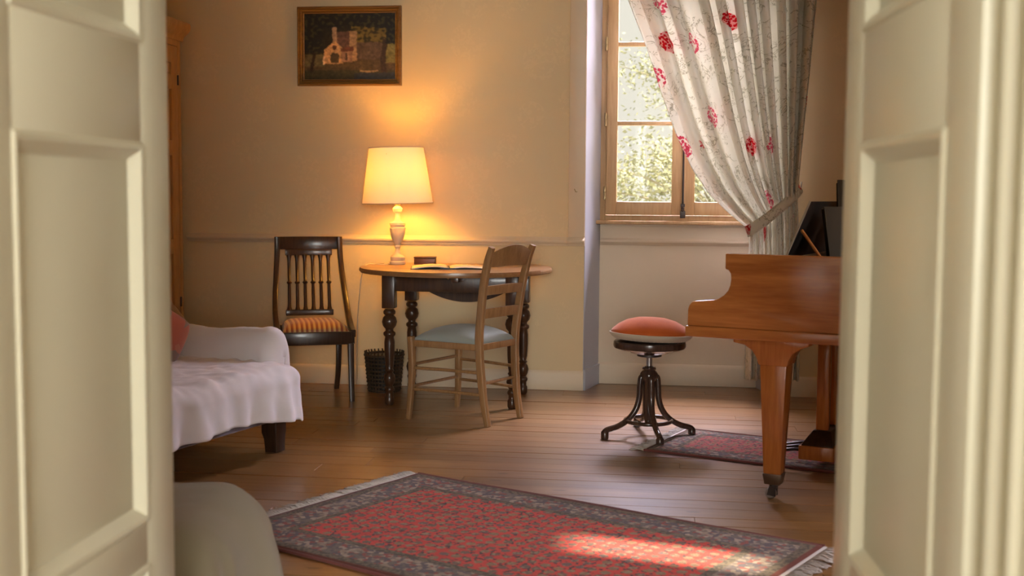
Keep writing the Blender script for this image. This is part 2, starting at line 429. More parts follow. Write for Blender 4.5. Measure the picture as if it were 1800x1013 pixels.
# other walls
struct(MB().box((XL-.15, YF-.2, -.1), (XL, YB, ZC)).build('wall_left', 'wall_paper'))
wr = MB()
W2, W3 = (2.52, 3.62, .95, 2.35), (3.80, 5.00, .90, 2.40)   # window openings of the right wall: y0, y1, z0, z1
ys = [YF-.2, W2[0], W2[1], W3[0], W3[1], YB]
for k in range(5):
    if k in (1, 3):
        q = W2 if k == 1 else W3
        wr.box((XR, ys[k], -.1), (XR+.25, ys[k+1], q[2])); wr.box((XR, ys[k], q[3]), (XR+.25, ys[k+1], ZC))
    else: wr.box((XR, ys[k], -.1), (XR+.25, ys[k+1], ZC))
struct(wr.build('wall_right', 'wall_paper'))
struct(MB().box((XL-.15, YF-.2, ZC), (XR+.25, NB+.16, ZC+.1)).build('ceiling', 'ceiling_white'))
DX0, DX1, DH = -.955, .375, 2.42               # doorway
wf = MB().box((XL, YF-.2, -.1), (DX0-.03, YF, ZC)).box((DX1+.03, YF-.2, -.1), (XR, YF, ZC)).box((DX0-.03, YF-.2, DH+.03), (DX1+.03, YF, ZC))
struct(wf.build('wall_front', 'wall_paper'))
# hall the camera stands in
hx, hy = 2.2, -4.6
hw = MB().box((-hx-.15, hy, -.1), (-hx, -.65, ZC)).box((-hx-.15, .35, -.1), (-hx, YF-.2, ZC)).box((-hx-.15, -.65, -.1), (-hx, .35, 1.0)).box((-hx-.15, -.65, 2.5), (-hx, .35, ZC))
hw.box((hx, hy, -.1), (hx+.15, YF-.2, ZC)).box((-hx-.15, hy-.15, -.1), (-.52, hy, ZC)).box((1.92, hy-.15, -.1), (hx+.15, hy, ZC)).box((-.52, hy-.15, -.1), (1.92, hy, .88)).box((-.52, hy-.15, 2.42), (1.92, hy, ZC))
struct(hw.build('wall_hall', 'hall_paint'))
struct(MB().box((-hx-.15, hy-.15, -.12), (hx+.15, YF-.2, 0)).build('floor_hall', 'floor_wood'))
struct(MB().box((-hx-.15, hy-.15, ZC), (hx+.15, YF-.2, ZC+.1)).build('ceiling_hall', 'ceiling_white'))
struct(MB().box((-hx-.13, -.65, 1.0), (-hx-.11, .35, 2.5)).box((-.52, hy-.13, .88), (1.92, hy-.11, 2.42)).build('window_hall', 'blind'))
# mouldings
def profile_x(name, prof, x0, x1, yw, mat):    # profile (depth out of the wall, z) swept along x
    o = MB().rings([[(x, yw-d, z) for d, z in prof] for x in (x0, x1)]).build(name, mat, None, False, .002); return struct(o)
rail = [(0, .872), (.010, .872), (.012, .884), (.022, .890), (.026, .900), (.022, .908), (.010, .914), (.004, .925), (0, .925)]
profile_x('trim_1', rail, -2.985, -.604, YB, 'trim_cream')
profile_x('trim_2', [(d+.008 if d else 0, z) for d, z in rail], -.604, -.503, YB, 'trim_cream')
struct(MB().box((-.602, YB-.012, .925), (-.503, YB, ZC)).build('trim_3', 'trim_cream', None, False, .004))    # flat casing board
struct(MB().box((.613, YB-.012, .925), (.71, YB, ZC)).build('trim_4', 'trim_cream', None, False, .004))
profile_x('trim_5', rail, .613, XR, YB, 'trim_cream')
base = [(0, 0), (.018, 0), (.018, .100), (.012, .110), (.005, .118), (0, .118)]
profile_x('baseboard_back', base, -2.985, -.503, YB, 'trim_cream')
profile_x('baseboard_right', base, .613, XR, YB, 'trim_cream')
profile_x('baseboard_niche', [(d, z*1.12) for d, z in base], -.432, .543, NB, 'wall_paint')
for nm, x0, x1 in (('baseboard_reveal', -.502, -.430),):
    nx = Vector((NB-YB, -(x1-x0), 0)).normalized()*.012
    struct(MB().hexa([(x0, YB-.004, 0), (x0+nx.x, YB-.004+nx.y, 0), (x1+nx.x, NB, 0), (x1, NB, 0), (x0, YB-.004, .125), (x0+nx.x, YB-.004+nx.y, .125), (x1+nx.x, NB, .125), (x1, NB, .125)]).build(nm, 'reveal_white'))
profile_x('trim_6', [(0, .868), (.008, .868), (.016, .878), (.034, .888), (.036, .900), (.020, .912), (.016, .935), (.012, .985), (0, .985)], -.425, .535, NB, 'wall_paint')

# ------------------------------------------------------------------ window_1
wn1 = holder('window_1', (0, NB, 0))
MB().prism([(-.465, 1.0), (-.465, 1.012), (-.47, 1.022), (.585, 1.022), (.585, 1.0)], -.085, .07, 'xz').build('sill', 'window_oak', wn1, False, .006)
WX0, WX1, WZ0, WZ1 = -.448, .600, 1.022, 2.70
fr = MB().box((WX0, -.005, WZ0), (WX0+.05, .06, WZ1)).box((WX1-.05, -.005, WZ0), (WX1, .06, WZ1)).box((WX0+.05, -.005, WZ0), (WX1-.05, .06, WZ0+.032)).box((WX0+.05, -.005, WZ1-.05), (WX1-.05, .06, WZ1))
fr.build('frame', 'window_oak', wn1, False, .003)
mid = (WX0+WX1)/2
for sgn in (-1, 1):
    a, b = (WX0+.052, mid-.004) if sgn < 0 else (mid+.004, WX1-.052)
    z0, z1 = WZ0+.034, WZ1-.052; sw = .066; y0, y1 = -.022, .026
    # each sash: an Empty part holding stiles, rails, muntins, panes
    sa = MB().box((a, y0, z0), (a+sw, y1, z1)).box((b-sw, y0, z0), (b, y1, z1)).box((a+sw, y0, z0), (b-sw, y1, z0+.082)).box((a+sw, y0, z1-.07), (b-sw, y1, z1)).build('sash', 'window_oak', wn1, False, .004)
    zs = [z0+.082, 1.619, 2.100, z1-.07]
    for zz in zs[1:3]: MB().box((a+sw-.002, y0+.008, zz-.013), (b-sw+.002, y1-.004, zz+.013)).build('glazing_bar', 'window_oak', sa, False, .004)
    for k in range(3):
        xa, xb, za, zb = a+sw-.004, b-sw+.004, zs[k]-.004, zs[k+1]+.004    # panes set askew to turn the hall light's reflection away
        MB().hexa([(xa, .010, za), (xb, -.008, za), (xb, -.005, za), (xa, .013, za), (xa, .010, zb), (xb, -.008, zb), (xb, -.005, zb), (xa, .013, zb)]).build('pane', 'pane_glass', sa)
    for zz in (1.19, 1.64, 2.10, 2.5):
        hxx = a-.006 if sgn < 0 else b+.006
        MB().lathe([(.004, -.042), (.008, -.038), (.009, -.003), (.0075, 0), (.009, .003), (.009, .036), (.005, .042)], 10, (hxx, y0-.006, zz)).build('hinge', 'brass', sa, True)
MB().box((mid-.014, -.030, WZ0+.03), (mid+.014, -.020, WZ1-.05)).build('meeting_strip', 'window_oak', wn1, False, .003)
MB().tube([(mid, -.040, WZ0+.02), (mid, -.040, WZ1-.06)], .006, 8).build('bolt_rod', 'iron', wn1, True)
kp = MB().box((mid-.016, -.048, WZ0+.018), (mid+.016, -.030, WZ0+.062)).box((mid-.013, -.050, WZ0+.085), (mid+.013, -.030, WZ0+.105))
kp.lathe([(.004, 0), (.012, .006), (.008, .014), (.012, .022), (.004, .03)], 10, (mid, -.045, WZ0+.058)); kp.build('bolt_keeper', 'iron', wn1, True, .002)
# ------------------------------------------------------------------ windows of the right wall (outside the frame; they let the daylight in)
w2 = holder('window_2', (XR, 0, 0))
y0, y1, z0, z1 = W2
MB().box((.02, y0, z0), (.08, y0+.05, z1)).box((.02, y1-.05, z0), (.08, y1, z1)).box((.02, y0+.05, z0), (.08, y1-.05, z0+.05)).box((.02, y0+.05, z1-.05), (.08, y1-.05, z1)).build('frame', 'window_oak', w2)
GC, GW = 3.095, .20                              # gap between unseen boards added to shape the sun patch on the rug
for a, b in ((y0+.05, GC-GW/2), (GC+GW/2, y1-.05)):
    MB().box((.10, a, z0+.05), (.13, b, z1-.05)).build('sun_mask', 'window_oak', w2)
MB().box((.14, GC-GW/2-.03, z0+.05), (.145, GC+GW/2+.03, 1.86)).build('sun_mask_lower', 'blind', w2)  # unseen sheet added to cut off the lower part of the sunbeam
MB().box((.05, y0+.05, z0+.05), (.054, y1-.05, z1-.05)).build('pane', 'pane_glass', w2)
w3 = holder('window_3', (XR, 0, 0)); y0, y1, z0, z1 = W3
MB().box((.02, y0, z0), (.08, y0+.05, z1)).box((.02, y1-.05, z0), (.08, y1, z1)).box((.02, y0+.05, z0), (.08, y1-.05, z0+.05)).box((.02, y0+.05, z1-.05), (.08, y1-.05, z1)).build('frame', 'window_oak', w3)
MB().box((.05, y0+.05, z0+.05), (.054, y1-.05, z1-.05)).build('pane', 'pane_glass', w3)
# unseen slab added only to keep the direct sun off that window
struct(MB().box((9.0, 2.0, -1.2), (9.3, 9.0, 8.6)).build('sun_blocker', 'wall_paint'))

# ------------------------------------------------------------------ double door and its frame
def door_leaf(name, loc, rz, mirror):
    d = holder(name, loc, rz); L_, T, H_ = .69, .042, 2.40
    s_ = -1 if mirror else 1        # the panelled face seen by the camera lies at y = 0
    def bx(n, x0, x1, z0, z1, y0=0.0, y1=T, mat='door_paint', bev=.003):
        ya, yb = sorted((y0*s_, y1*s_)); return MB().box((x0, ya, z0), (x1, yb, z1)).build(n, mat, d, False, bev)
    st = .125; px0, px1 = st, L_-st
    bx('stile', 0, st, .01, H_); bx('stile', L_-st, L_, .01, H_)
    for z0, z1 in ((.01, .20), (.50, .585), (1.262, 1.445), (2.28, H_)): bx('rail', px0, px1, z0, z1)
    for z0, z1 in ((.20, .50), (.585, 1.262), (1.445, 2.28)):
        bx('panel', px0-.01, px1+.01, z0-.01, z1+.01, .016, .026)
        # bolection moulding: a sloped, rounded ring around the panel
        m = MB(); prof = [(0, .0005), (.006, -.004), (.014, -.003), (.022, .004), (.030, .0135), (.034, .0155)]
        rings = []
        for a, yy in prof:
            rings.append([(px0-.006+a, yy*s_, z0-.006+a), (px1+.006-a, yy*s_, z0-.006+a), (px1+.006-a, yy*s_, z1+.006-a), (px0-.006+a, yy*s_, z1+.006-a)])
        m.rings(rings, True, False).build('moulding', 'door_paint', d, True, 0, 0, 0, 30)
    return d
def heading(a, b): return math.atan2(b[1]-a[1], b[0]-a[0])
door_leaf('door_1', (-.918, 1.465, 0), heading((-.918, 1.465), (-.936, 2.15)), False)
door_leaf('door_2', (.345, 1.42, 0), heading((.345, 1.42), (.293, 2.11)), True)
df = MB().box((DX0-.03, YF-.2, 0), (DX0, YF+.015, DH)).box((DX1, YF-.2, 0), (DX1+.03, YF+.015, DH)).box((DX0-.03, YF-.2, DH), (DX1+.03, YF+.015, DH+.03))
struct(df.build('trim_7', 'door_paint', None, False, .004))
tb = MB().tube([(DX1-.006, 1.375, 0), (DX1-.006, 1.375, DH)], .014, 12).tube([(DX1-.002, 1.315, 0), (DX1-.002, 1.315, DH)], .010, 12)
struct(tb.build('trim_8', 'door_paint', None, True))

# ================================================================== things
# ---- built-in cupboard at the left
def cupboard():
    y0, y1 = 5.55, 7.10
    t = thing('cupboard', 'tall pale wooden cupboard with panelled door and moulded cornice in the left corner', 'cupboard', (-3.0, y0, 0))
    D = y1-y0
    MB().box((-.40, 0, 0), (-.022, D, 2.10)).build('body', 'pine', t, False, .003)
    for k, (a, b) in enumerate(((.04, D/2-.003), (D/2+.003, D-.04))):
        dr = MB().box((-.022, a, .12), (-.004, a+.09, 2.06)).box((-.022, b-.09, .12), (-.004, b, 2.06)).box((-.022, a+.09, .12), (-.004, b-.09, .22)).box((-.022, a+.09, 1.96), (-.004, b-.09, 2.06))
        for zz in (.80, 1.40, 1.80): dr.box((-.022, a+.09, zz), (-.004, b-.09, zz+.09))
        dr = dr.build('door', 'pine', t, False, .003)
        for z0, z1 in ((.22, .80), (.89, 1.40), (1.49, 1.80), (1.89, 1.96)):
            MB().hexa([(-.019, a+.09, z0), (-.019, b-.09, z0), (-.019, b-.09, z1), (-.019, a+.09, z1), (-.010, a+.12, z0+.03), (-.010, b-.12, z0+.03), (-.010, b-.12, z1-.03), (-.010, a+.12, z1-.03)] if z1-z0 > .08 else [(-.019, a+.09, z0), (-.019, b-.09, z0), (-.019, b-.09, z1), (-.019, a+.09, z1), (-.012, a+.1, z0+.01), (-.012, b-.1, z0+.01), (-.012, b-.1, z1-.01), (-.012, a+.1, z1-.01)]).build('panel', 'pine', dr)
        for zz in (.5, 1.86): MB().tube([(0, b-.004 if k else a+.004, zz-.03), (0, b-.004 if k else a+.004, zz+.03)], .006, 8).build('hinge', 'iron', dr, True)
    MB().box((-.022, 0, 0), (0, .04, 2.10)).box((-.022, D-.04, 0), (0, D, 2.10)).box((-.022, .04, 0), (0, D-.04, .115)).box((-.022, .04, 2.065), (0, D-.04, 2.10)).build('face_frame', 'pine', t, False, .003)
    cp = [(-.05, 2.10), (.006, 2.10), (.012, 2.125), (.03, 2.14), (.052, 2.165), (.058, 2.195), (.052, 2.21), (-.05, 2.21)]
    MB().rings([[(x, yy, z) for x, z in cp] for yy in (-.04, D+.03)]).build('cornice', 'pine', t, False, .002)
cupboard()

# ---- painting
def painting():
    x0, x1, z0, z1 = -2.262, -1.618, 1.827, 2.302
    t = thing('painting', 'dark landscape painting of a church among trees in a wooden frame above the lamp', 'painting', ((x0+x1)/2, YB, z0))
    W_, H_ = x1-x0, z1-z0
    prof = [(0, -.006), (0, -.030), (.004, -.036), (.010, -.036), (.014, -.026), (.020, -.030), (.026, -.026), (.030, -.014), (.034, -.018), (.039, -.017), (.041, -.010), (.041, -.006)]
    def member(c0, c1, inn0, inn1):
        r0 = [(c0[0]+inn0[0]*a, yy, c0[1]+inn0[1]*a) for a, yy in prof]; r1 = [(c1[0]+inn1[0]*a, yy, c1[1]+inn1[1]*a) for a, yy in prof]
        MB().rings([r0, r1]).build('frame_bar', 'frame_gold', t)
    c = [(-W_/2, 0), (W_/2, 0), (W_/2, H_), (-W_/2, H_)]; n = [(1, 1), (-1, 1), (-1, -1), (1, -1)]
    for k in range(4): member(c[k], c[(k+1) % 4], n[k], n[(k+1) % 4])
    iw, ih = W_/2-.039, H_-.078; NX, NZ = 150, 106
    def col(u, v):   # u right, v down, 0..1: a loose oil sketch
        u += .010*noise.noise(Vector((u*30, v*30, 8))); v += .012*noise.noise(Vector((u*28, v*28, 3)))
        r = noise.noise(Vector((u*9, v*9, 1))); r2 = noise.noise(Vector((u*26, v*22, 5)))
        c = (34, 30, 20)
        if v > .70: c = (74, 58, 36)
        if v > .86: c = (52, 48, 30)
        if v < .70 and u > .52 and u < .9 and v > .2:
            c = (92, 76, 34) if r2 > -.12 else (50, 44, 24)
        if .58 < u < .86 and .44 < v < .70: c = (82, 64, 48)
        if u < .22 and .62 < v < .80: c = (84, 74, 48)
        if u > .90 and .46 < v < .75: c = (104, 96, 52)
        # church
        if .49 < u < .58 and .27 < v < .72: c = (142, 112, 78)
        if .31 < u < .36 and .20 < v < .50: c = (148, 118, 88)
        if .36 < u < .50 and .28 < v < .56: c = (86, 60, 48)
        gx = abs(u-.335)
        if .22 < u < .43 and v < .76 and v > .42+gx*1.15: c = (168, 128, 84)
        if .41 < u < .53 and .56 < v < .74: c = (128, 96, 72)
        if .40 < u < .54 and .50 < v < .58 and v > .50+(.54-u)*.2: c = (88, 52, 40)
        if (u-.335)**2+((v-.52)*.75)**2 < .0007: c = (70, 44, 34)
        if .29 < u < .385 and v < .75 and v > .60+(max(0, abs(u-.337)-.03))*2: c = (66, 52, 34)
        if .455 < u < .475 and .60 < v < .71: c = (52, 40, 34)
        if .205 < u < .225 and .64 < v < .77: c = (196, 160, 120)
        # trees
        if abs(u-.10+.02*math.sin(v*9)) < .018+.02*max(0, v-.8) and .58 < v < .88: c = (36, 26, 18)
        if abs(u-.875+.012*math.sin(v*11)) < .028+.08*max(0, v-.82) and v > .40 and v < .92: c = (52, 36, 26)
        top = .20+.10*r+.16*max(0, (abs(u-.45)-.2))
        if v < top or (u < .20 and v < .60+.06*r2) or (u > .90 and v < .46+.05*r2): c = (24, 24, 20) if r2 < .18 else (46, 42, 24)
        if .61 < u < .81 and abs(v-.875-.01*math.sin(u*20)) < .012: c = (134, 108, 74)
        if v > .90 and u > .55: c = (40, 42, 44)
        k = 1+.26*r2+.10*r+.22*noise.noise(Vector((u*60, v*50, 9)))
        L3 = lin(tuple(max(0, min(255, q*k)) for q in c)); return tuple(min(1, q*1.6) for q in L3)
    mb = MB().grid(lambda a, b: (-iw+2*iw*a, -.011, .039+ih*b), NX, NZ)
    o = mb.build('canvas', 'oil_canvas', t); o['label'] = 'oil picture of a church under dark trees'
    ca = o.data.color_attributes.new('Col', 'FLOAT_COLOR', 'POINT')
    for i in range(len(o.data.vertices)):
        a, b = divmod(i, NZ+1); cs = [col(a/NX+dx, 1-b/NZ+dy) for dx, dy in ((-.005, 0), (.005, .004), (0, -.006), (.002, .007))]; ca.data[i].color = tuple(sum(q[j] for q in cs)/4 for j in range(3)) + (1,)
painting()

# ---- round drop-leaf table
TZ = .765; TC = (-1.20, 6.67); TR = .545; CUT = .36
def table():
    t = thing('round_table', 'round dark wooden drop-leaf table with turned legs under the lamp', 'table', (TC[0], TC[1], 0))
    a0 = math.asin(CUT/TR)
    def outline(y0, y1, n=40, R=TR):
        # part of the disc between y0 and y1
        def ang(v): return math.asin(max(-1, min(1, v/R)))
        pr = [(R*math.cos(ang(y0)+(ang(y1)-ang(y0))*k/n), R*math.sin(ang(y0)+(ang(y1)-ang(y0))*k/n)) for k in range(n+1)]
        return pr + [(-x, y) for x, y in reversed(pr)]
    def slab(name, o):
        m = MB(); cx = 0; cy = sum(p[1] for p in o)/len(o)
        def sc(k): return [(p[0]*k, cy+(p[1]-cy)*k) for p in o]
        m.rings([[(x, y, z) for x, y in sc(k)] for k, z in ((.985, TZ-.026), (1.0, TZ-.018), (1.0, TZ-.008), (.992, TZ))]); return m
    slab('top', outline(-.20, CUT)).build('top', 'table_top_wood', t, True, 0, 0, 0, 25)
    slab('leaf', outline(-TR+.0005, -.203)).build('raised_leaf', 'table_top_wood', t, True, 0, 0, 0, 25)
    # leaf hanging behind
    seg = [(x, y) for x, y in outline(CUT+.004, TR-.0005, 24)]
    MB().prism([(x, TZ-.02-(y-CUT)*1.15) for x, y in seg], CUT+.004, CUT+.024, 'xz').build('hanging_leaf', 'table_leg_wood', t, True, 0, 0, 0, 30)
    lx0, lx1, ly0, ly1 = -.335, .355, -.215, .275
    az0, az1 = TZ-.125, TZ-.026
    MB().box((lx0+.03, ly0-.018, az0), (lx1-.03, ly0+.010, az1)).build('apron', 'table_leg_wood', t, False, .003)
    MB().box((lx0+.03, ly1-.012, az0), (lx1-.03, ly1+.012, az1)).build('apron', 'table_leg_wood', t, False, .003)
    for xx in (lx0, lx1): MB().box((xx-.012, ly0+.03, az0), (xx+.012, ly1-.03, az1)).build('apron', 'table_leg_wood', t, False, .003)
    MB().lathe([(.002, 0), (.008, .003), (.006, .010), (.002, .012)], 12, (.0, ly0-.024, az1-.03)).build('peg', 'brass', t, True)
    prof = [(.018, 0), (.026, .012), (.026, .045), (.020, .055), (.020, .075), (.027, .085), (.027, .095), (.018, .108), (.028, .128), (.033, .150), (.028, .172), (.018, .185), (.026, .195),
            (.019, .205), (.024, .23), (.028, .30), (.029, .355), (.025, .385), (.034, .395), (.034, .408), (.022, .418), (.022, .428), (.036, .445), (.042, .468), (.036, .492), (.024, .505), (.034, .515), (.034, .528), (.024, .54)]
    for lx, ly in ((lx0, ly0), (lx1, ly0), (lx0+.02, ly1), (lx1, ly1)):
        lg = MB().lathe(prof, 20, (lx, ly, 0)).build('leg', 'table_leg_wood', t, True, 0, 0, 0, 50)
        MB().box((lx-.036, ly-.036, .545), (lx+.036, ly+.036, az1)).build('block', 'table_leg_wood', lg, False, .004)
    # gate-leg bracket that carries the raised leaf
    MB().box((lx1-.30, ly0-.24, az1-.03), (lx1-.26, ly0, az1)).build('leaf_support', 'table_leg_wood', t, False, .003)
table()

# ---- table lamp
LP = (-1.575, 6.83)
def lamp():
    t = thing('table_lamp', 'lit table lamp with white tapered shade and alabaster urn base', 'lamp', (LP[0], LP[1], TZ))
    MB().lathe([(.043, 0), (.046, .004), (.046, .016), (.040, .022), (.043, .030), (.042, .044), (.030, .054), (.020, .064), (.0135, .082), (.0135, .096), (.019, .102), (.019, .110), (.014, .116),
                (.022, .128), (.034, .150), (.042, .178), (.0455, .206), (.0455, .214), (.041, .218), (.041, .226), (.046, .230), (.046, .244), (.026, .250), (.018, .256), (.015, .268), (.015, .300), (.026, .308), (.029, .325), (.018, .338), (.010, .345)], 32).build('urn_base', 'alabaster', t, True, 0, 0, 0, 35)
    MB().lathe([(.012, .345), (.018, .348), (.018, .40), (.012, .405)], 16).build('socket', 'brass', t, True)
    MB().lathe([(.010, .405), (.014, .42), (.028, .45), (.031, .47), (.024, .492), (.008, .503)], 16).build('bulb', 'bulb_glow', t, True)
    sh = MB().lathe([(.206, 0), (.158, .325)], 56, (0, 0, 0), False).build('shade', 'lamp_shade_cloth', t, True, 0, 0, 0, 0)
    sh.location = (0, 0, .355); sh.rotation_euler = (rad(.5), rad(-1.3), 0)
    for R_, z_ in ((.2065, .002), (.1585, .323)): MB().torus(R_, .0028, (0, 0, z_), 56, 6).build('trim_ring', 'piping_cream', sh, True)
    ca = MB()
    for k in range(3):
        a = 2*PI*k/3+.4; ca.tube([(.02*math.cos(a), .02*math.sin(a), .10), (.165*math.cos(a), .165*math.sin(a), .285)], .0015, 6)
    ca.build('carrier', 'brass', sh, True)
    # flex: from the foot, over the table, off its edge and down to the floor
    pts = smooth_path([(-.02, .045, .006), (-.05, .06, .004), (-.075, -.02, .004), (-.04, -.075, .004), (-.09, -.085, .004), (-.125, -.06, .004), (-.150, -.12, .005), (-.165, -.16, -.02), (-.19, -.13, -.12), (-.235, -.02, -.30), (-.27, .10, -.46), (-.30, .20, -.62), (-.31, .24, -.752)], 6)
    MB().tube(pts, .0028, 6, (0, 1, 0)).build('flex', 'switch_cream', t, True)
    sw = MB().box((-.028, -.010, 0), (.028, .010, .014)).build('switch', 'switch_cream', t, True, .004); sw.location = (-.045, .145, 0); sw.rotation_euler = (0, 0, .5)
    p = bpy.data.lights.new('lamp_bulb_light', 'POINT'); p.energy = 15.5; p.color = (1, .44, .055); p.shadow_soft_size = .04
    po = bpy.data.objects.new('lamp_bulb_light', p); C.objects.link(po); po.parent = t; po.location = (0, 0, .512)
lamp()

# ---- small box and open book on the table
def small_box():
    t = thing('wooden_box', 'small oblong reddish wooden box beside the lamp on the round table', 'box', (-1.425, 6.90, TZ), .06)
    MB().box((-.062, -.032, 0), (.062, .032, .034)).build('body', 'box_wood', t, False, .003)
    MB().box((-.064, -.034, .0345), (.064, .034, .044)).build('lid', 'box_wood', t, False, .003)
small_box()
def open_book():
    t = thing('open_book', 'open magazine lying with spread white pages on the round table', 'book', (-1.22, 6.57, TZ), .20)
    def page(sgn):
        def fn(a, b):
            x = sgn*(.004+.205*a); z = .0035+.016*math.sin(PI*min(1, a*1.02))**.7*(1-.55*a)*(1 if sgn < 0 else .7)
            return (x, -.14+.28*b, z)
        MB().grid(fn, 14, 4).build('page', 'paper', t, True, 0, .003, 0, 0)
    page(-1); page(1)
    MB().box((-.214, -.143, 0), (.214, .143, .0022)).build('cover', 'ink_cover', t)
    MB().box((-.05, -.142, .0025), (.04, -.139, .008)).build('shadow_gap', 'ink_cover', t)  # dark strip standing in for the shadow under the pages
open_book()

# ---- dark gondola chair with striped seat
def dark_chair():
    t = thing('dark_chair', 'dark wooden chair with spindle back and striped orange seat against the wall', 'chair', (-2.035, 6.66, 0), rad(22))
    # local: x to the right in the picture, -y is the front
    W1, W0 = .205, .185
    seat = MB()
    def fn(a, b):
        u, v = a*2-1, b*2-1
        wv = W1+(W0-W1)*b; x = u*(wv-.012); y_ = -.20+.40*b
        z = .392+.052*(1-abs(u)**9)*(1-abs(v)**7)+.006*(1-u*u)*(1-v*v)
        return (x, y_, z)
    seat.grid(fn, 20, 16); so = seat.build('seat', 'seat_stripe', t, True, 0, .03, 0, 0); so['label'] = 'orange and red striped seat pad'
    MB().box((-W1, -.215, .325), (W1, -.190, .398)).build('seat_rail', 'dark_wood', t, False, .005)
    MB().box((-W0+.01, .185, .330), (W0-.01, .208, .398)).build('seat_rail', 'dark_wood', t, False, .004)
    for s in (-1, 1):
        MB().hexa([(s*W1-.012, -.19, .325), (s*W1+.012, -.19, .325), (s*W0+.012, .19, .325), (s*W0-.012, .19, .325), (s*W1-.012, -.19, .398), (s*W1+.012, -.19, .398), (s*W0+.012, .19, .398), (s*W0-.012, .19, .398)]).build('seat_rail', 'dark_wood', t, False, .003)
        MB().sweep(smooth_path([(s*.192, -.200, .33), (s*.194, -.202, .22), (s*.196, -.206, .10), (s*.198, -.210, 0)]), rect(.036, .036, .006), (1, 0, 0), [(1-.25*k/18, 1-.25*k/18) for k in range(19)]).build('front_leg', 'dark_wood', t, True)
        MB().sweep(smooth_path([(s*.168, .190, .36), (s*.168, .195, .24), (s*.166, .215, .12), (s*.160, .255, 0)]), rect(.034, .038, .006), (1, 0, 0), [(1-.2*k/18, 1-.2*k/18) for k in range(19)]).build('back_leg', 'dark_wood', t, True)
        # stile sweeping from the top rail forward to the seat front
        MB().sweep(smooth_path([(s*.184, .285, .915), (s*.186, .272, .82), (s*.194, .240, .70), (s*.204, .180, .58), (s*.210, .080, .475), (s*.210, -.06, .41), (s*.207, -.195, .385)], 6), rect(.030, .044, .006), (1, 0, 0)).build('stile', 'dark_wood', t, True)
    top = MB()
    top.rings([[(-.200+.40*k/16, .270+.030*math.sin(PI*k/16)+dy, z) for dy, z in ((0, .842), (.024, .846), (.032, .915), (.008, .918))] for k in range(17)]).build('top_rail', 'dark_wood', t, True, .003)
    MB().rings([[(-.138+.276*k/8, .268+.016*math.sin(PI*k/8)+dy, z) for dy, z in ((0, .806), (.018, .806), (.020, .843), (.002, .843))] for k in range(9)]).build('back_bar', 'dark_wood', t, False, .003)
    MB().rings([[(-.140+.280*k/8, .205+.008*math.sin(PI*k/8)+dy, z) for dy, z in ((0, .452), (.022, .452), (.022, .486), (.002, .486))] for k in range(9)]).build('back_bar', 'dark_wood', t, False, .003)
    for k in range(6):
        x = -.118+.236*k/5; a = Vector((x, .216+.006*math.sin(PI*(k+.5)/6), .484)); b = Vector((x*.98, .278+.012*math.sin(PI*(k+.5)/6), .808))
        tab = [(0, 1.5), (.06, 1.05), (.12, .95), (.35, .95), (.47, .85), (.485, 1.25), (.50, 1.6), (.515, 1.25), (.53, .85), (.88, .95), (.94, 1.1), (1, 1.6)]
        pts = [a.lerp(b, q) for q, _ in tab]
        MB().tube(pts, .0105, 10, (1, 0, 0), [r for _, r in tab]).build('spindle', 'dark_wood', t, True)
dark_chair()

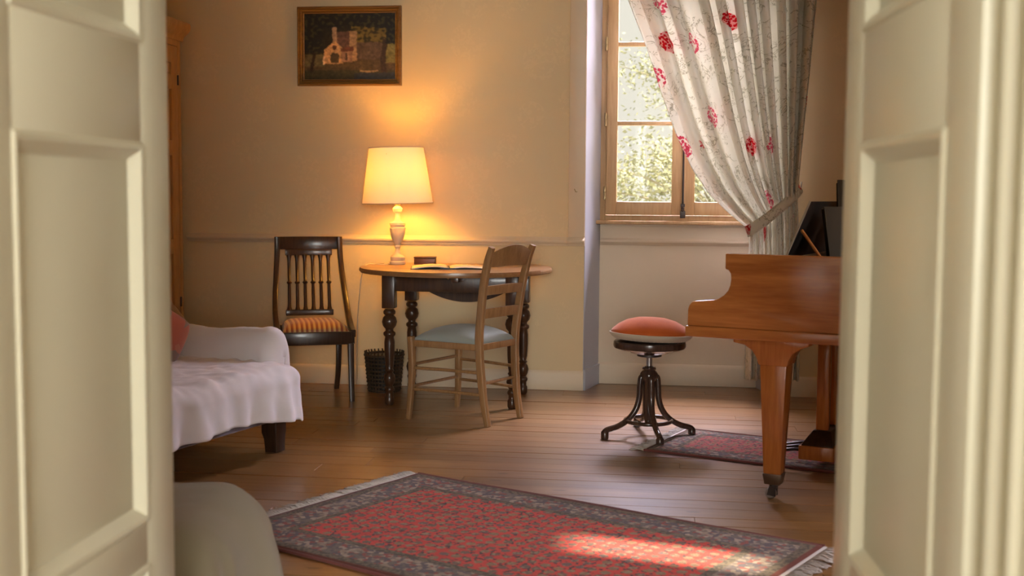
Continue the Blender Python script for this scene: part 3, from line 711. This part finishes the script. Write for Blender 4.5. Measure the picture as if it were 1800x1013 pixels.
# ---- rustic ladder-back chair with blue seat
def blue_chair():
    g = Vector((-.90, .436)); rz = math.atan2(g.y, g.x)       # local +x is the chair's front
    t = thing('ladder_back_chair', 'light brown ladder-back chair with blue upholstered seat at the round table', 'chair', (-1.042, 6.165, 0), rz)
    # local y: + is the chair's left = nearer the camera
    SH = .425
    posts = {}
    for s in (1, -1):
        path = smooth_path([(-.232, s*.152, 0), (-.206, s*.155, .14), (-.190, s*.160, .30), (-.186, s*.166, .44), (-.198, s*.172, .56), (-.222, s*.180, .72), (-.250, s*.186, .84), (-.278, s*.190, .915)], 5)
        n = len(path); posts[s] = path
        MB().sweep(path, rect(.040, .030, .007), (1, 0, 0), [(.72+.28*min(1, k/8) if k < n-10 else 1-.35*(k-(n-10))/10, 1) for k in range(n)]).build('back_post', 'chair_wood', t, True)
        fp = smooth_path([(.228, s*.216, 0), (.218, s*.211, .12), (.212, s*.207, .26), (.214, s*.208, .38), (.218, s*.210, SH+.010)], 5); m_ = len(fp)
        MB().sweep(fp, rect(.034, .034, .008), (1, 0, 0), [(.72+.28*min(1, k/10)) for k in range(m_)]).build('front_leg', 'chair_wood', t, True)
        for zz, xb, xf in ((.272, -.188, .210), (.160, -.200, .216)):
            MB().tube([(xb, s*.160, zz), ((xb+xf)/2, s*.186, zz+.002), (xf, s*.208, zz)], .0085, 8).build('stretcher', 'chair_wood', t, True)
        o = MB().box((-.19, -.011, SH-.040), (.205, .011, SH-.006)).build('seat_rail', 'chair_wood', t, False, .004)
        o.rotation_euler = (0, 0, s*.118); o.location = (0, s*.183, 0)
    for zz in (.290, .175): MB().tube([(.211, -.206, zz), (.211, .206, zz)], .0085, 8).build('stretcher', 'chair_wood', t, True)
    MB().tube([(-.190, -.158, .215), (-.190, .158, .215)], .0085, 8).build('stretcher', 'chair_wood', t, True)
    MB().box((.204, -.20, SH-.040), (.226, .20, SH-.006)).build('seat_rail', 'chair_wood', t, False, .004)
    MB().box((-.198, -.155, SH-.040), (-.176, .155, SH-.006)).build('seat_rail', 'chair_wood', t, False, .004)
    def fn(a, b):
        u, v = a*2-1, b*2-1
        x = .015+.205*u; wv = .172+.030*(u+1)/2; y_ = v*wv
        q = (1-abs(u)**2.6)*(1-abs(v)**2.6)
        return (x, y_, SH-.006+.074*q**.55)
    o = MB().grid(fn, 24, 24).build('seat', 'seat_blue', t, True, 0, .012, 0, 0); o['label'] = 'domed grey-blue seat cushion'
    def xat(z):
        p = posts[1]
        for a, b in zip(p, p[1:]):
            if a.z <= z <= b.z: return a.x+(b.x-a.x)*(z-a.z)/(b.z-a.z), abs(a.y)
        return p[-1].x, abs(p[-1].y)
    def slat(z0, z1, arch, name):
        rr = []
        for k in range(17):
            f = k/16*2-1; x0, hw_ = xat((z0+z1)/2); yv = f*(hw_-.008); bow = -.022*(1-f*f)
            top = z1+arch*(1-f*f); xt, _ = xat(min(z1, .9)); xb, _ = xat(z0)
            rr.append([(xb+bow-.008, yv, z0+.004*(1-f*f)), (xb+bow+.008, yv, z0+.004*(1-f*f)), (xt+bow+.008, yv, top), (xt+bow-.008, yv, top)])
        MB().rings(rr).build(name, 'chair_wood', t, True, .003)
    slat(.812, .885, .038, 'crest_rail'); slat(.668, .715, .006, 'slat'); slat(.548, .598, .006, 'slat')
blue_chair()

# ---- wicker waste basket
def basket():
    t = thing('wicker_basket', 'dark wicker waste basket standing under the round table by the wall', 'basket', (-1.68, 6.93, 0))
    MB().lathe([(.085, .004), (.088, .0), (.093, .06), (.101, .14), (.108, .215)], 36, (0, 0, 0), True).build('liner', 'black_wood', t, True, 0, 0, 0, 50)
    for k in range(30):
        a = 2*PI*k/30
        MB().tube([(.093*math.cos(a), .093*math.sin(a), 0), (.113*math.cos(a), .113*math.sin(a), .215), (.116*math.cos(a+.03), .116*math.sin(a+.03), .240)], .004, 5).build('stake', 'wicker', t, True)
    for k in range(9):
        z = .012+.023*k; MB().torus(.096+.019*z/.215, .0055, (0, 0, z), 36, 6).build('weaver', 'wicker', t, True)
    MB().torus(.115, .008, (0, 0, .218), 36, 8).build('rim', 'wicker', t, True)
basket()

# ---- sofa under a white throw (faces right; local +x is its front, +y its far end)
SRZ = math.atan2(.962, .272) - PI/2
SO = (-1.640, 5.262, 0)
def drape(p, q, x0, x1, y0, y1, top, R, wob, flare=.10):
    """point of a cloth laid over a block: (p, q) flat cloth coordinates"""
    cx, cy = min(max(p, x0), x1), min(max(q, y0), y1)
    dx, dy = p-cx, q-cy; d = math.hypot(dx, dy)
    if d < 1e-6:
        return Vector((p, q, top))
    ux, uy = dx/d, dy/d
    arc = PI/2*R
    if d < arc: h, drop = R*math.sin(d/R), R*(1-math.cos(d/R))
    else: h, drop = R+flare*(d-arc), R+(d-arc)*.99
    t_ = cx*uy*0 + (cy if abs(dx) > abs(dy) else cx)
    h += wob(t_, d, math.atan2(dy, dx))
    return Vector((cx+ux*h, cy+uy*h, top-drop))
def sofa():
    t = thing('sofa', 'low sofa with dark wooden feet mostly hidden under a white throw', 'sofa', SO, SRZ)
    MB().box((-.80, -1.50, .150), (-.07, -.01, .235)).build('seat_frame', 'dark_wood', t, False, .01)
    MB().box((-.78, -1.48, .236), (-.06, -.02, .372)).build('seat_cushion', 'sheet_cream', t, True, .03)
    for x in (-.12, -.74):
        for y_ in (-.09, -1.42):
            MB().sweep([(x, y_, .152), (x, y_, .09), (x+.004, y_, .06), (x+.006, y_, 0)], rect(.085, .085, .01), (1, 0, 0), [1, 1, .86, .80]).build('foot', 'dark_wood', t, True)
    # upright back with a sloping wooden end post
    MB().prism([(-1.5, .236), (-.02, .236), (.02, .50), (-.06, .60), (-.20, .72), (-.40, .79), (-1.5, .80)], -.86, -.74, 'yz').build('backrest', 'sheet_cream', t, True, .02)
    MB().sweep(smooth_path([(-.725, .060, .40), (-.725, .035, .53), (-.725, -.06, .63), (-.725, -.20, .745), (-.725, -.40, .815)]), rect(.04, .035, .008), (1, 0, 0)).build('back_post', 'chair_wood', t, True)
    MB().box((-.78, -.01, .15), (-.27, .10, .50)).build('arm', 'sheet_cream', t, True, .03)
    th = thing('sofa_throw', 'white cotton throw draped over the seat and arm of the low sofa', 'throw', SO, SRZ)
    def wob(s, d, a):
        f = min(1, max(0, d-.04)/.2)
        return f*(.016*math.sin(s*17+1.5*math.sin(s*6))+.010*math.sin(s*41+2)+.012*noise.noise(Vector((s*9, d*5, 2))))
    x0, x1, y0, y1, top, R = -.74, -.085, -1.42, -.060, .402, .085
    def fn(a, b):
        hem = .278+.03*math.sin(b*7+1)+.02*(1-b)
        p = -.74+(x1+.74+hem)*a; q = -1.62+(y1+1.62+.255)*b
        ex, ey = max(0, p-x1), max(0, q-y1)
        lim = hem*1.02
        if math.hypot(ex, ey) > lim and ex > 0 and ey > 0:
            kk = lim/math.hypot(ex, ey); p, q = x1+ex*kk, y1+ey*kk
        v = drape(p, q, x0, x1, y0, y1, top, R, wob)
        n1 = noise.noise(Vector((p*5, q*5, .3))); n2 = noise.noise(Vector((p*14+q*6, q*16-p*5, 4)))
        k = 1 if v.z > top-.02 else .5
        v.z += (.010*n1+.009*n2+.010*(.5-abs(noise.noise(Vector((p*9-q*3, q*11+p*4, 9))))))*k + .012*math.exp(-((p+.06)/.07)**2)*math.sin(q*26+2*n1)*.6
        v.x += .004*n2
        if p < -.6: v.z += .02*((-.6-p)/.14)**2
        return v
    MB().grid(fn, 90, 130).build('seat_cover', 'sheet_white', th, True, 0, .002, 0, 0)
    # arm cover: cloth over a round-topped arm
    def fa(a, b):
        # a: 0 back .. 1 front then down the front end; b: around the arm section from seat side over the top to the outside
        ang = PI*(b*1.5-.25)          # -45deg..225deg
        xx = -.80+.57*min(1, a/.72); endf = max(0, (a-.72)/.28)
        cy, cz, ry, rz_ = .035, .400, .098, .150
        k = math.cos(endf*PI/2)**.55 if endf < 1 else 0
        yy = cy-ry*math.cos(ang)*max(.02, k); zz = cz+rz_*math.sin(ang)*(k if math.sin(ang) > 0 else 1)
        if math.sin(ang) < 0: zz = cz+rz_*1.4*math.sin(ang); yy = cy-ry*(1.0 if math.cos(ang) > 0 else -1.0)*max(.02, k)
        xx += .085*math.sin(endf*PI/2)
        n1 = noise.noise(Vector((xx*6, yy*7, zz*7))); n2 = noise.noise(Vector((xx*17, yy*15+3, zz*13)))
        zz -= .03*max(0, (-xx-.55)/.25)*0
        return Vector((xx+.010*n2*endf, yy+.010*n1+.006*n2, zz+.010*n1+.005*n2-.012*math.sin(a*5)))
    MB().grid(fa, 60, 48).build('arm_cover', 'sheet_white', th, True, 0, .002, 0, 0)
sofa()
def pillow(name, label, mat, loc, rot, w_, h_, d_):
    m = MB()
    def side(sg):
        def fn(a, b):
            u, v = a*2-1, b*2-1
            q = (1-u*u)**.5*(1-v*v)**.5 if abs(u) < 1 and abs(v) < 1 else 0
            pin = 1-.10*(u*u*v*v)-.05*(abs(u)**3*0+(1-abs(v))*abs(u)**4+(1-abs(u))*abs(v)**4)
            return (u*w_/2*pin, sg*d_/2*q**.75, v*h_/2*pin)
        return fn
    m.grid(side(1), 18, 18); m.grid(side(-1), 18, 18)
    o = m.build(name, mat, None, True, 0, 0, 0, 0); o.location = loc; o.rotation_euler = rot; return tag(o, label, 'cushion')
pillow('cushion', 'orange patterned cushion leaning at the back of the white sofa', 'pillow_tapestry', (-2.300, 5.170, .520), (rad(8), rad(28), rad(72)), .30, .27, .12)

# ---- footstool covered with a cream cloth, front left
def footstool():
    t = thing('covered_footstool', 'low footstool under a cream cloth beside the left door', 'footstool', (-1.46, 2.98, 0), rad(8))
    MB().box((-.27, -.24, .10), (.27, .24, .30)).build('body', 'sheet_cream', t, True, .05)
    for x in (-.25, .25):
        for y_ in (-.22, .22): MB().lathe([(.018, 0), (.024, .04), (.028, .10)], 14, (x, y_, 0)).build('foot', 'dark_wood', t, True)
    def wob(s, d, a):
        f = min(1, max(0, d-.05)/.25)
        return f*(.020*math.sin(s*13+a*2)+.016*math.sin(a*7+1)+.014*noise.noise(Vector((s*6, d*4, a))))
    def fn(a, b):
        p, q = (a*2-1)*.64, (b*2-1)*.60
        v = drape(p, q, -.215, .215, -.19, .19, .356, .150, wob, .20)
        n1 = noise.noise(Vector((p*4, q*4, 7))); v.z += .007*n1+.004*noise.noise(Vector((p*13, q*13, 1)))
        v.z = max(v.z, .004); return v
    MB().grid(fn, 80, 80).build('cloth_cover', 'sheet_cream', t, True, 0, .002, 0, 0)
footstool()

# ---- rugs
def rug(name, label, mat, c, rz, hl, hw, fr):
    t = thing(name, label, 'rug', (c[0], c[1], 0), rz)
    def fn(a, b):
        u, v = a*2-1, b*2-1
        wv = .004*math.sin(u*5+v*2)
        e = min(hl*(1-abs(u)), hw*(1-abs(v))); z = .0115 if e > .004 else .0015
        return (u*hl, v*hw+wv*abs(v), z+.0012*noise.noise(Vector((u*5, v*5, 3))))
    us = [0, .002]+[.004+.992*k/70 for k in range(71)]+[.998, 1]
    m = MB(); i = 0; vs = [0, .003]+[.006+.988*k/40 for k in range(41)]+[.997, 1]
    for a in us:
        for b in vs: m.v.append(fn(a, b))
    n = len(vs)
    for a in range(len(us)-1):
        for b in range(n-1): k = a*n+b; m.f.append((k, k+n, k+n+1, k+1))
    m.build('pile', mat, t, True, 0, 0, 0, 0)
    for s in (-1, 1):
        MB().tube([(-hl+2*hl*k/20, s*(hw+.002)+.004*s*math.sin((k/10-1)*5+2*s)*s, .006) for k in range(21)], .0062, 8, (0, 0, 1)).build('selvedge', 'rug_edge', t, True)
        MB().box((s*hl-.002 if s > 0 else -hl-.012, -hw, .001), (hl+.012 if s > 0 else -hl+.002, hw, .008)).build('woven_end', 'fringe_wool', t, False, .002)
        f = MB(); y_ = -hw
        while y_ < hw:
            L_ = fr*random.uniform(.65, 1.1); dy = random.uniform(-.02, .02); x = s*(hl+.010); zt = random.uniform(.004, .010)
            f.tube([(x, y_, .005), (x+s*L_*.4, y_+dy*.3, zt+.003), (x+s*L_*.75, y_+dy*1.2, zt*.7), (x+s*L_, y_+dy*.6, .003)], .0022, 5, (0, 0, 1))
            y_ += random.uniform(.003, .0075)
        o = f.build('fringe', 'fringe_wool', t, True, 0, 0, 0, 0); o['kind'] = 'stuff'
cloth('rug_edge', (.17, .05, .04))
A, B_, C_ = Vector((-1.008, 4.856)), Vector((-1.442, 3.830)), Vector((.532, 4.014))
ux = (C_-A).normalized(); cen = (A+C_)/2 + Vector((ux.y, -ux.x))*.55
rug('persian_rug', 'large red patterned fringed rug with a patch of sunlight on it', 'rug_large_wool', (cen.x, cen.y), math.atan2(ux.y, ux.x)+rad(1.2), .88, .55, .075)
ang2 = math.atan2(-.335, .85); u2 = Vector((math.cos(ang2), math.sin(ang2))); n2_ = Vector((-u2.y, u2.x))
c2 = Vector((-.115, 5.475))+u2*.765+n2_*.29
rug('small_rug', 'narrow faded red fringed rug lying under the piano and stool', 'rug_small_wool', (c2.x, c2.y), ang2, .75, .285, .06)

# ---- piano stool and its cushion
ST = (-.088, 5.80)
def stool():
    t = thing('piano_stool', 'dark bentwood screw stool with round seat and ring between four curved legs', 'stool', (ST[0], ST[1], 0))
    MB().lathe([(.05, .408), (.09, .416), (.10, .425), (.150, .434), (.172, .442), (.176, .452), (.174, .470), (.168, .476)], 44).build('seat', 'stool_wood', t, True, 0, 0, 0, 35)
    MB().lathe([(.045, .396), (.060, .400), (.060, .410)], 24).build('flange', 'iron', t, True)
    MB().lathe([(.014, .335), (.014, .40)], 14).build('screw', 'steel', t, True)
    MB().lathe([(.022, .085), (.026, .10), (.030, .14), (.030, .275), (.038, .285), (.044, .298), (.044, .312), (.038, .322), (.030, .330), (.034, .338), (.030, .346), (.016, .352)], 24).build('hub', 'stool_wood', t, True, 0, 0, 0, 40)
    MB().lathe([(.006, .062), (.016, .068), (.020, .080), (.016, .09)], 16).build('finial', 'stool_wood', t, True)
    for fx, fy in ((-.295, 5.72), (-.029, 5.593), (.124, 5.862), (-.149, 6.075)):
        a = math.atan2(fy-ST[1], fx-ST[0]); r_ = math.hypot(fx-ST[0], fy-ST[1]); ca, sa = math.cos(a), math.sin(a)
        pr = [(.034, .300), (.042, .290), (.046, .25), (.050, .19), (.068, .135), (.105, .090), (.155, .060), (r_-.015, .045), (r_, .036)]
        lg = MB().tube(smooth_path([(ca*q, sa*q, z) for q, z in pr], 5), .0145, 10, (-sa, ca, 0)).build('leg', 'stool_wood', t, True)
        MB().lathe([(.017, .0), (.019, .006), (.019, .034), (.012, .044)], 14, (ca*r_, sa*r_, 0)).build('foot_cap', 'stool_wood', lg, True)
    MB().torus(.112, .010, (0, 0, .083), 40, 10).build('ring', 'stool_wood', t, True)
    c = thing('round_cushion', 'round orange velvet cushion with cream edge on the piano stool', 'cushion', (ST[0]+.005, ST[1], .477))
    n_ = 44; prof = [(.02, .113), (.07, .109), (.12, .096), (.16, .074), (.185, .052), (.198, .034)]
    MB().lathe([(.198, .032)]+[(r, z) for r, z in reversed(prof)][1:]+[(.002, .114)], n_).build('velvet_top', 'velvet_orange', c, True, 0, 0, 0, 0)
    MB().lathe([(.14, .000), (.168, .004), (.188, .014), (.199, .026), (.199, .034), (.190, .038)], n_).build('underside', 'piping_cream', c, True, 0, 0, 0, 0)
    m = MB()
    for k in range(60):
        a = 2*PI*k/60; m = MB() if k == 0 else m
        m.tube([(.199*math.cos(a), .199*math.sin(a), .030), (.172*math.cos(a), .172*math.sin(a), .005)], .0022, 5)
    o = m.build('gathers', 'piping_cream', c, True); o['kind'] = 'stuff'
    MB().torus(.198, .0042, (0, 0, .033), 60, 8).build('piping', 'piping_cream', c, True)
    c.rotation_euler = (rad(-2), rad(2), 0)
stool()

# ---- grand piano (local x towards the tail, y away from the camera, origin below its near front corner)
PA = rad(-20)
def piano():
    t = thing('grand_piano', 'reddish brown wooden grand piano with tapered legs standing at the right', 'piano', (.073, 4.70, 0), PA)
    arc = [(.149, .958), (.149, .899), (.162, .894), (.171, .881), (.173, .862), (.170, .837), (.162, .816), (.147, .798), (.126, .784), (.104, .777), (.034, .770), (.018, .765), (.007, .752), (.002, .735), (.001, .672)]
    for y0, y1 in ((0, .045), (1.395, 1.44)):
        MB().prism(arc + [(.60, .672), (.60, .957)], y0, y1, 'xz').build('cheek', 'piano_wood', t, False, .004)
    # curved rim
    rim = smooth_path([(.598, .022, 0), (.90, .024, 0), (1.15, .08, 0), (1.32, .26, 0), (1.45, .52, 0), (1.60, .78, 0), (1.68, 1.02, 0), (1.62, 1.28, 0), (1.45, 1.40, 0), (1.2, 1.418, 0), (.598, 1.418, 0)], 5)
    MB().sweep([(p.x, p.y, .8145) for p in rim], rect(.285, .045), (0, 0, 1)).build('rim', 'piano_wood', t, True, 0, 0, 0, 30)
    MB().prism([(p.x, p.y) for p in rim] + [(.16, 1.39), (.16, .05)], .634, .668, 'xy').build('bottom_frame', 'black_wood', t)
    kb = MB().box((-.004, -.012, .630), (.70, .048, .672)).build('key_bed_moulding', 'piano_wood', t, False, .005)
    MB().box((0, .05, .632), (.16, 1.42, .672)).build('key_bed', 'piano_wood', t, False, .004)
    MB().box((.005, .05, .673), (.022, 1.39, .705)).build('key_slip', 'piano_wood', t, False, .003)
    MB().box((.168, .05, .74), (.19, 1.39, .90)).build('fallboard', 'black_wood', t, False, .003)
    kw = 1.32/52
    for k in range(52): MB().box((.024, .06+k*kw+.0008, .69), (.165, .06+(k+1)*kw-.0008, .712)).build('key', 'ivory', t)
    for k in range(51):
        if k % 7 not in (1, 4): MB().box((.07, .06+(k+1)*kw-.006, .712), (.165, .06+(k+1)*kw+.006, .724)).build('black_key', 'black_wood', t)
    # lid (front part folded back on the main lid) with near-flat top
    MB().prism([(p.x, p.y) for p in rim] + [(.62, 1.41), (.62, .03)], .958, .978, 'xy').build('lid', 'piano_wood', t, False, .004)
    MB().box((.20, .05, .90), (.62, 1.39, .925)).build('inner_deck', 'black_wood', t)
    # music desk leaning back, seen from behind, with its wooden strut
    md = MB().hexa([(.291, .340, .930), (.299, .340, .930), (.299, 1.12, .930), (.291, 1.12, .930), (.385, .340, 1.160), (.392, .340, 1.157), (.392, 1.12, 1.157), (.385, 1.12, 1.160)]).build('music_desk', 'black_wood', t, False, .003)
    MB().hexa([(.290, .335, .930), (.298, .335, .930), (.298, .3395, .930), (.290, .3395, .930), (.384, .335, 1.162), (.391, .335, 1.159), (.391, .3395, 1.159), (.384, .3395, 1.162)]).build('desk_edge', 'piping_cream', md)
    MB().tube([(.348, .37, 1.043), (.430, .37, .930)], .0065, 8).build('strut', 'piano_leg_wood', md, True)
    MB().tube([(.348, 1.0, 1.043), (.430, 1.0, .930)], .0065, 8).build('strut', 'piano_leg_wood', md, True)
    # legs
    def leg(lx, ly):
        a0, a1, b0, b1 = .052, .034, .052, .034
        lg = MB().hexa([(lx-a1, ly-b1, .10), (lx+a1, ly-b1, .10), (lx+a1, ly+b1, .10), (lx-a1, ly+b1, .10), (lx-a0, ly-b0, .532), (lx+a0, ly-b0, .532), (lx+a0, ly+b0, .532), (lx-a0, ly+b0, .532)]).build('leg', 'piano_leg_wood', t, False, .005)
        br = [(lx-a0-.004, .530), (lx-a0-.012, .556), (lx-a0-.030, .585), (lx-a0-.060, .604), (lx-a0-.105, .612), (lx-a0-.105, .632), (lx+a0+.085, .632), (lx+a0+.085, .612), (lx+a0+.050, .600), (lx+a0+.024, .580), (lx+a0+.010, .556), (lx+a0+.004, .530)]
        MB().prism(br, ly-b0-.008, ly+b0+.008, 'xz').build('bracket', 'piano_leg_wood', lg, False, .004)
        MB().hexa([(lx-.030, ly-.030, .060), (lx+.030, ly-.030, .060), (lx+.030, ly+.030, .060), (lx-.030, ly+.030, .060), (lx-a1-.003, ly-b1-.003, .104), (lx+a1+.003, ly-b1-.003, .104), (lx+a1+.003, ly+b1+.003, .104), (lx-a1-.003, ly+b1+.003, .104)]).build('ferrule', 'ferrule_metal', lg, False, .003)
        MB().lathe([(.010, .040), (.018, .046), (.018, .060)], 12, (lx, ly, 0)).hexa([(lx-.022, ly-.018, .016), (lx+.012, ly-.018, .012), (lx+.012, ly-.013, .012), (lx-.022, ly-.013, .016), (lx-.014, ly-.018, .050), (lx+.012, ly-.018, .050), (lx+.012, ly-.013, .050), (lx-.014, ly-.013, .050)]).hexa([(lx-.022, ly+.013, .016), (lx+.012, ly+.013, .012), (lx+.012, ly+.018, .012), (lx-.022, ly+.018, .016), (lx-.014, ly+.013, .050), (lx+.012, ly+.013, .050), (lx+.012, ly+.018, .050), (lx-.014, ly+.018, .050)]).build('caster_fork', 'iron', lg, True)
        wl = MB().lathe([(.008, -.011), (.019, -.011), (.022, -.007), (.022, .007), (.019, .011), (.008, .011)], 20).build('caster_wheel', 'steel', lg, True)
        wl.location = (lx-.010, ly, .0222); wl.rotation_euler = (PI/2, 0, 0)
    leg(.330, .105); leg(.330, 1.335); leg(1.42, .95)
    # pedal lyre
    ly_ = MB().box((.307, .575, .062), (.457, .86, .122)).build('lyre_box', 'piano_leg_wood', t, False, .004)
    MB().hexa([(.314, .58, .122), (.450, .58, .122), (.450, .855, .122), (.314, .855, .122), (.357, .62, .185), (.432, .62, .185), (.432, .815, .185), (.357, .815, .185)]).build('lyre_base', 'dark_wood', ly_, False, .004)
    for y0 in (.625, .770):
        MB().box((.366, y0, .185), (.418, y0+.045, .634)).build('lyre_column', 'piano_leg_wood', ly_, False, .005)
    MB().tube([(.437, .72, .16), (.462, .72, .634)], .006, 8).build('lyre_rod', 'iron', ly_, True)
    for y0 in (.64, .72, .80):
        MB().tube(smooth_path([(.312, y0, .088), (.275, y0, .090), (.225, y0, .080), (.200, y0, .074)]), .008, 8, (0, 1, 0), None).build('pedal', 'iron', ly_, True)
piano()
def on_piano(x, y_, z):
    ca, sa = math.cos(PA), math.sin(PA); return (.073+ca*x-sa*y_, 4.70+sa*x+ca*y_, z)
def folder(label, x, y_, z, lean, yaw, w_, h_, op):
    t = thing('music_folder', label, 'folder', on_piano(x, y_, z), PA+yaw)
    # an open folder standing on edge: two boards hinged at the spine plus loose sheets
    for k, s in enumerate((-1, 1)):
        o = MB().box((0, 0, 0), (w_, .004, h_)).build('cover', 'binder_grey', t, False, .001); o.rotation_euler = (rad(lean), 0, s*op)
    for k in range(3):
        o = MB().grid(lambda a, b: (w_*.94*a, .010+.004*k+.012*math.sin(a*PI), h_*.96*b), 8, 2).build('sheet', 'sheet_grey', t, True, 0, 0, 0, 0); o.rotation_euler = (rad(lean), 0, op*(.7-.25*k))
paint('sheet_grey', (.055, .048, .036), .95, .06, .05, .05)
folder('tall dark music folder propped open behind the piano desk', .435, .68, .926, -5, rad(40), .22, .325, .14)
folder('low dark music folder leaning against the back of the piano desk', .450, .44, .926, -10, rad(60), .22, .215, .10)

# ---- curtain
def curtain():
    t = thing('floral_curtain', 'cream floral curtain with red roses tied back beside the window', 'curtain', (0, 0, 0))
    ZT = 2.72; YC = 6.995; NP = 10
    left = [(0, -.37), (.10, -.32), (.234, -.257), (.404, -.139), (.55, -.055), (.687, .032), (.80, .125), (.884, .225), (.95, .345), (1, .455)]
    def tie(u): return (.455+.265*u**1.1, .985+.215*u)
    def xtop(u): return -.37+1.195*u
    def fold(u):       # irregular pleats: wide soft ones at the swept edge, tight ones at the right
        return 2*PI*(6.4*u+4.2*u*u+.20*math.sin(u*11)+.10*math.sin(u*29+1))
    def fn(a, b):
        u = a; ph = fold(u)
        xt, zt = tie(u)
        if b < .72:
            s = b/.72; z = ZT+(zt-ZT)*s
            gl = (interp(left, s)+.37)/(.455+.37); gr = s*.9+.1*s*s
            k = u**.8; g_ = gl*(1-k)+gr*k
            x = xtop(u)+(xt-xtop(u))*g_
            amp = (.050+.022*u)*(1-s)**.5+.026
            x -= .0150*math.sin(2*ph)*(1-.76*s)
        else:
            s = (b-.72)/.28; z = zt+(.115-zt)*s
            x = xt+(.44+.33*u-xt)*min(1, s*1.6)*.75
            amp = .017+.016*s
        yy = YC+amp*(math.sin(ph)+.28*math.sin(2*ph+.6))+.006*math.sin(ph*2.3+b*3)+.014*noise.noise(Vector((u*5, b*4, 2)))
        if b < .72: yy -= .05*math.sin(PI*min(1, b/.72))*(1-u)*.6
        return (x, yy, z)
    def uv(a, b): return (a*2.15+.13, (1-b)*2.75+.07)
    o = MB().grid(fn, 340, 110, uv).build('cloth', 'curtain_cloth', t, True, 0, .0012, 0, 0)
    # tieback band round the gathered cloth, going up to a hook in the wall
    fr_ = smooth_path([(.435, 6.99, .972), (.455, 6.945, .985), (.52, 6.930, 1.03), (.60, 6.935, 1.095), (.68, 6.96, 1.165), (.735, 7.02, 1.215), (.745, 7.09, 1.232)], 6)
    bk = smooth_path([(.435, 6.99, .972), (.46, 7.045, .985), (.56, 7.06, 1.05), (.66, 7.06, 1.14), (.745, 7.09, 1.232)], 6)
    def band(path):
        n = len(path); m = MB()
        m.uv = []
        for k, p in enumerate(path):
            w_ = .030*(1-.45*(k/(n-1))**3)
            for q in (-1, -.5, 0, .5, 1): m.v.append((p.x+.010*q, p.y-.012*(1-q*q)-.016*q+.004*math.sin(k*1.7+q*2), p.z+w_*q*-1)); m.uv.append((k*.02, .6+q*.03))
        for k in range(n-1):
            for j in range(4): i = k*5+j; m.f.append((i, i+5, i+6, i+1))
        return m
    b1 = band(fr_).build('tieback', 'curtain_cloth', t, True, 0, .003, 0, 0); b2 = band(bk).build('tieback', 'curtain_cloth', t, True, 0, .003, 0, 0)
    MB().tube(smooth_path([(.745, YB-.001, 1.225), (.745, 7.085, 1.225), (.747, 7.07, 1.245), (.747, 7.068, 1.262)], 4), .004, 8, (1, 0, 0)).build('hook', 'ivory', t, True)
    MB().tube([(-.55, YC, ZT+.045), (1.02, YC, ZT+.045)], .014, 12).build('rod', 'brass', t, True)
    for k in range(12): 
        x = -.36+1.17*k/11; o = MB().torus(.024, .003, (0, 0, 0), 20, 6).build('ring', 'brass', t, True); o.location = (x, YC, ZT+.032); o.rotation_euler = (0, PI/2, 0)
    for x in (-.5, .97): MB().tube([(x, YC, ZT+.045), (x, YB-.002, ZT+.045)], .008, 8).build('bracket', 'brass', t, True)
curtain()
# small spare hook on the window casing
hk = MB().tube(smooth_path([(0, 0, 0), (0, -.022, -.002), (-.006, -.030, .006), (-.010, -.030, .016)], 4), .0028, 8, (1, 0, 0)).lathe([(.008, -.002), (.008, .002)], 10, (0, -.002, 0)).build('curtain_hook', 'brass', None, True)
hk.location = (-.555, YB-.012, 1.197); tag(hk, 'small metal curtain hook on the flat casing left of the window', 'hook')

# ---- garden outside the window
gr = struct(MB().box((-30, NB+.3, -1.3), (30, 60, -1.2)).build('ground', 'lawn'))
def tree(name, label, base, h, crown_c, crown_r, nleaf, seed, nb=9):
    rnd = random.Random(seed)
    t = thing(name, label, 'tree', base)
    B0 = Vector(base); cc = Vector(crown_c)-B0; cr = Vector(crown_r)
    MB().tube(smooth_path([(0, 0, 0), (.05, 0, h*.35), (cc.x*.4, cc.y*.4, h*.7), (cc.x, cc.y, cc.z)]), .09, 8, (1, 0, 0), None).build('trunk', 'bark', t, True)
    tips = []
    for k in range(nb):
        d = Vector((rnd.uniform(-1, 1), rnd.uniform(-1, 1), rnd.uniform(-.5, 1))).normalized()
        e = cc+Vector((d.x*cr.x, d.y*cr.y, d.z*cr.z))*rnd.uniform(.6, .98); s = cc+Vector((0, 0, -cr.z*.4))
        mid_ = (s+e)/2+Vector((rnd.uniform(-.2, .2), 0, rnd.uniform(0, .3)))
        MB().tube(smooth_path([s, mid_, e]), .022, 6, (1, .2, 0), [1-.8*j/12 for j in range(13)]).build('branch', 'bark', t, True); tips += [mid_.lerp(e, q) for q in (.2, .5, .8, 1)]
    f = MB()
    for k in range(nleaf):
        p = rnd.choice(tips)+Vector((rnd.gauss(0, .28), rnd.gauss(0, .28), rnd.gauss(0, .17)))
        a = Vector((rnd.gauss(0, 1), rnd.gauss(0, 1), rnd.gauss(0, .6))).normalized(); b = a.cross(Vector((rnd.gauss(0, 1), rnd.gauss(0, 1), rnd.gauss(0, 1)))).normalized()
        L_ = rnd.uniform(.022, .048); i = len(f.v)
        f.v += [tuple(p-a*L_), tuple(p+b*L_*.4), tuple(p+a*L_), tuple(p-b*L_*.4)]; f.f.append((i, i+1, i+2, i+3))
    o = f.build('foliage', 'leaf_pale', t, False); o['kind'] = 'stuff'
tree('garden_tree', 'pale leafy tree seen through the lower window panes', (1.2, 15.0, -1.2), 2.2, (.6, 15, 1.25), (2.3, 1.5, .85), 11000, 3, 22)
tree('garden_tree', 'sparse pale branches seen through the middle window panes', (2.6, 18.5, -1.2), 4.0, (1.0, 18.5, 2.75), (2.4, 1.2, .75), 3400, 11, 12)
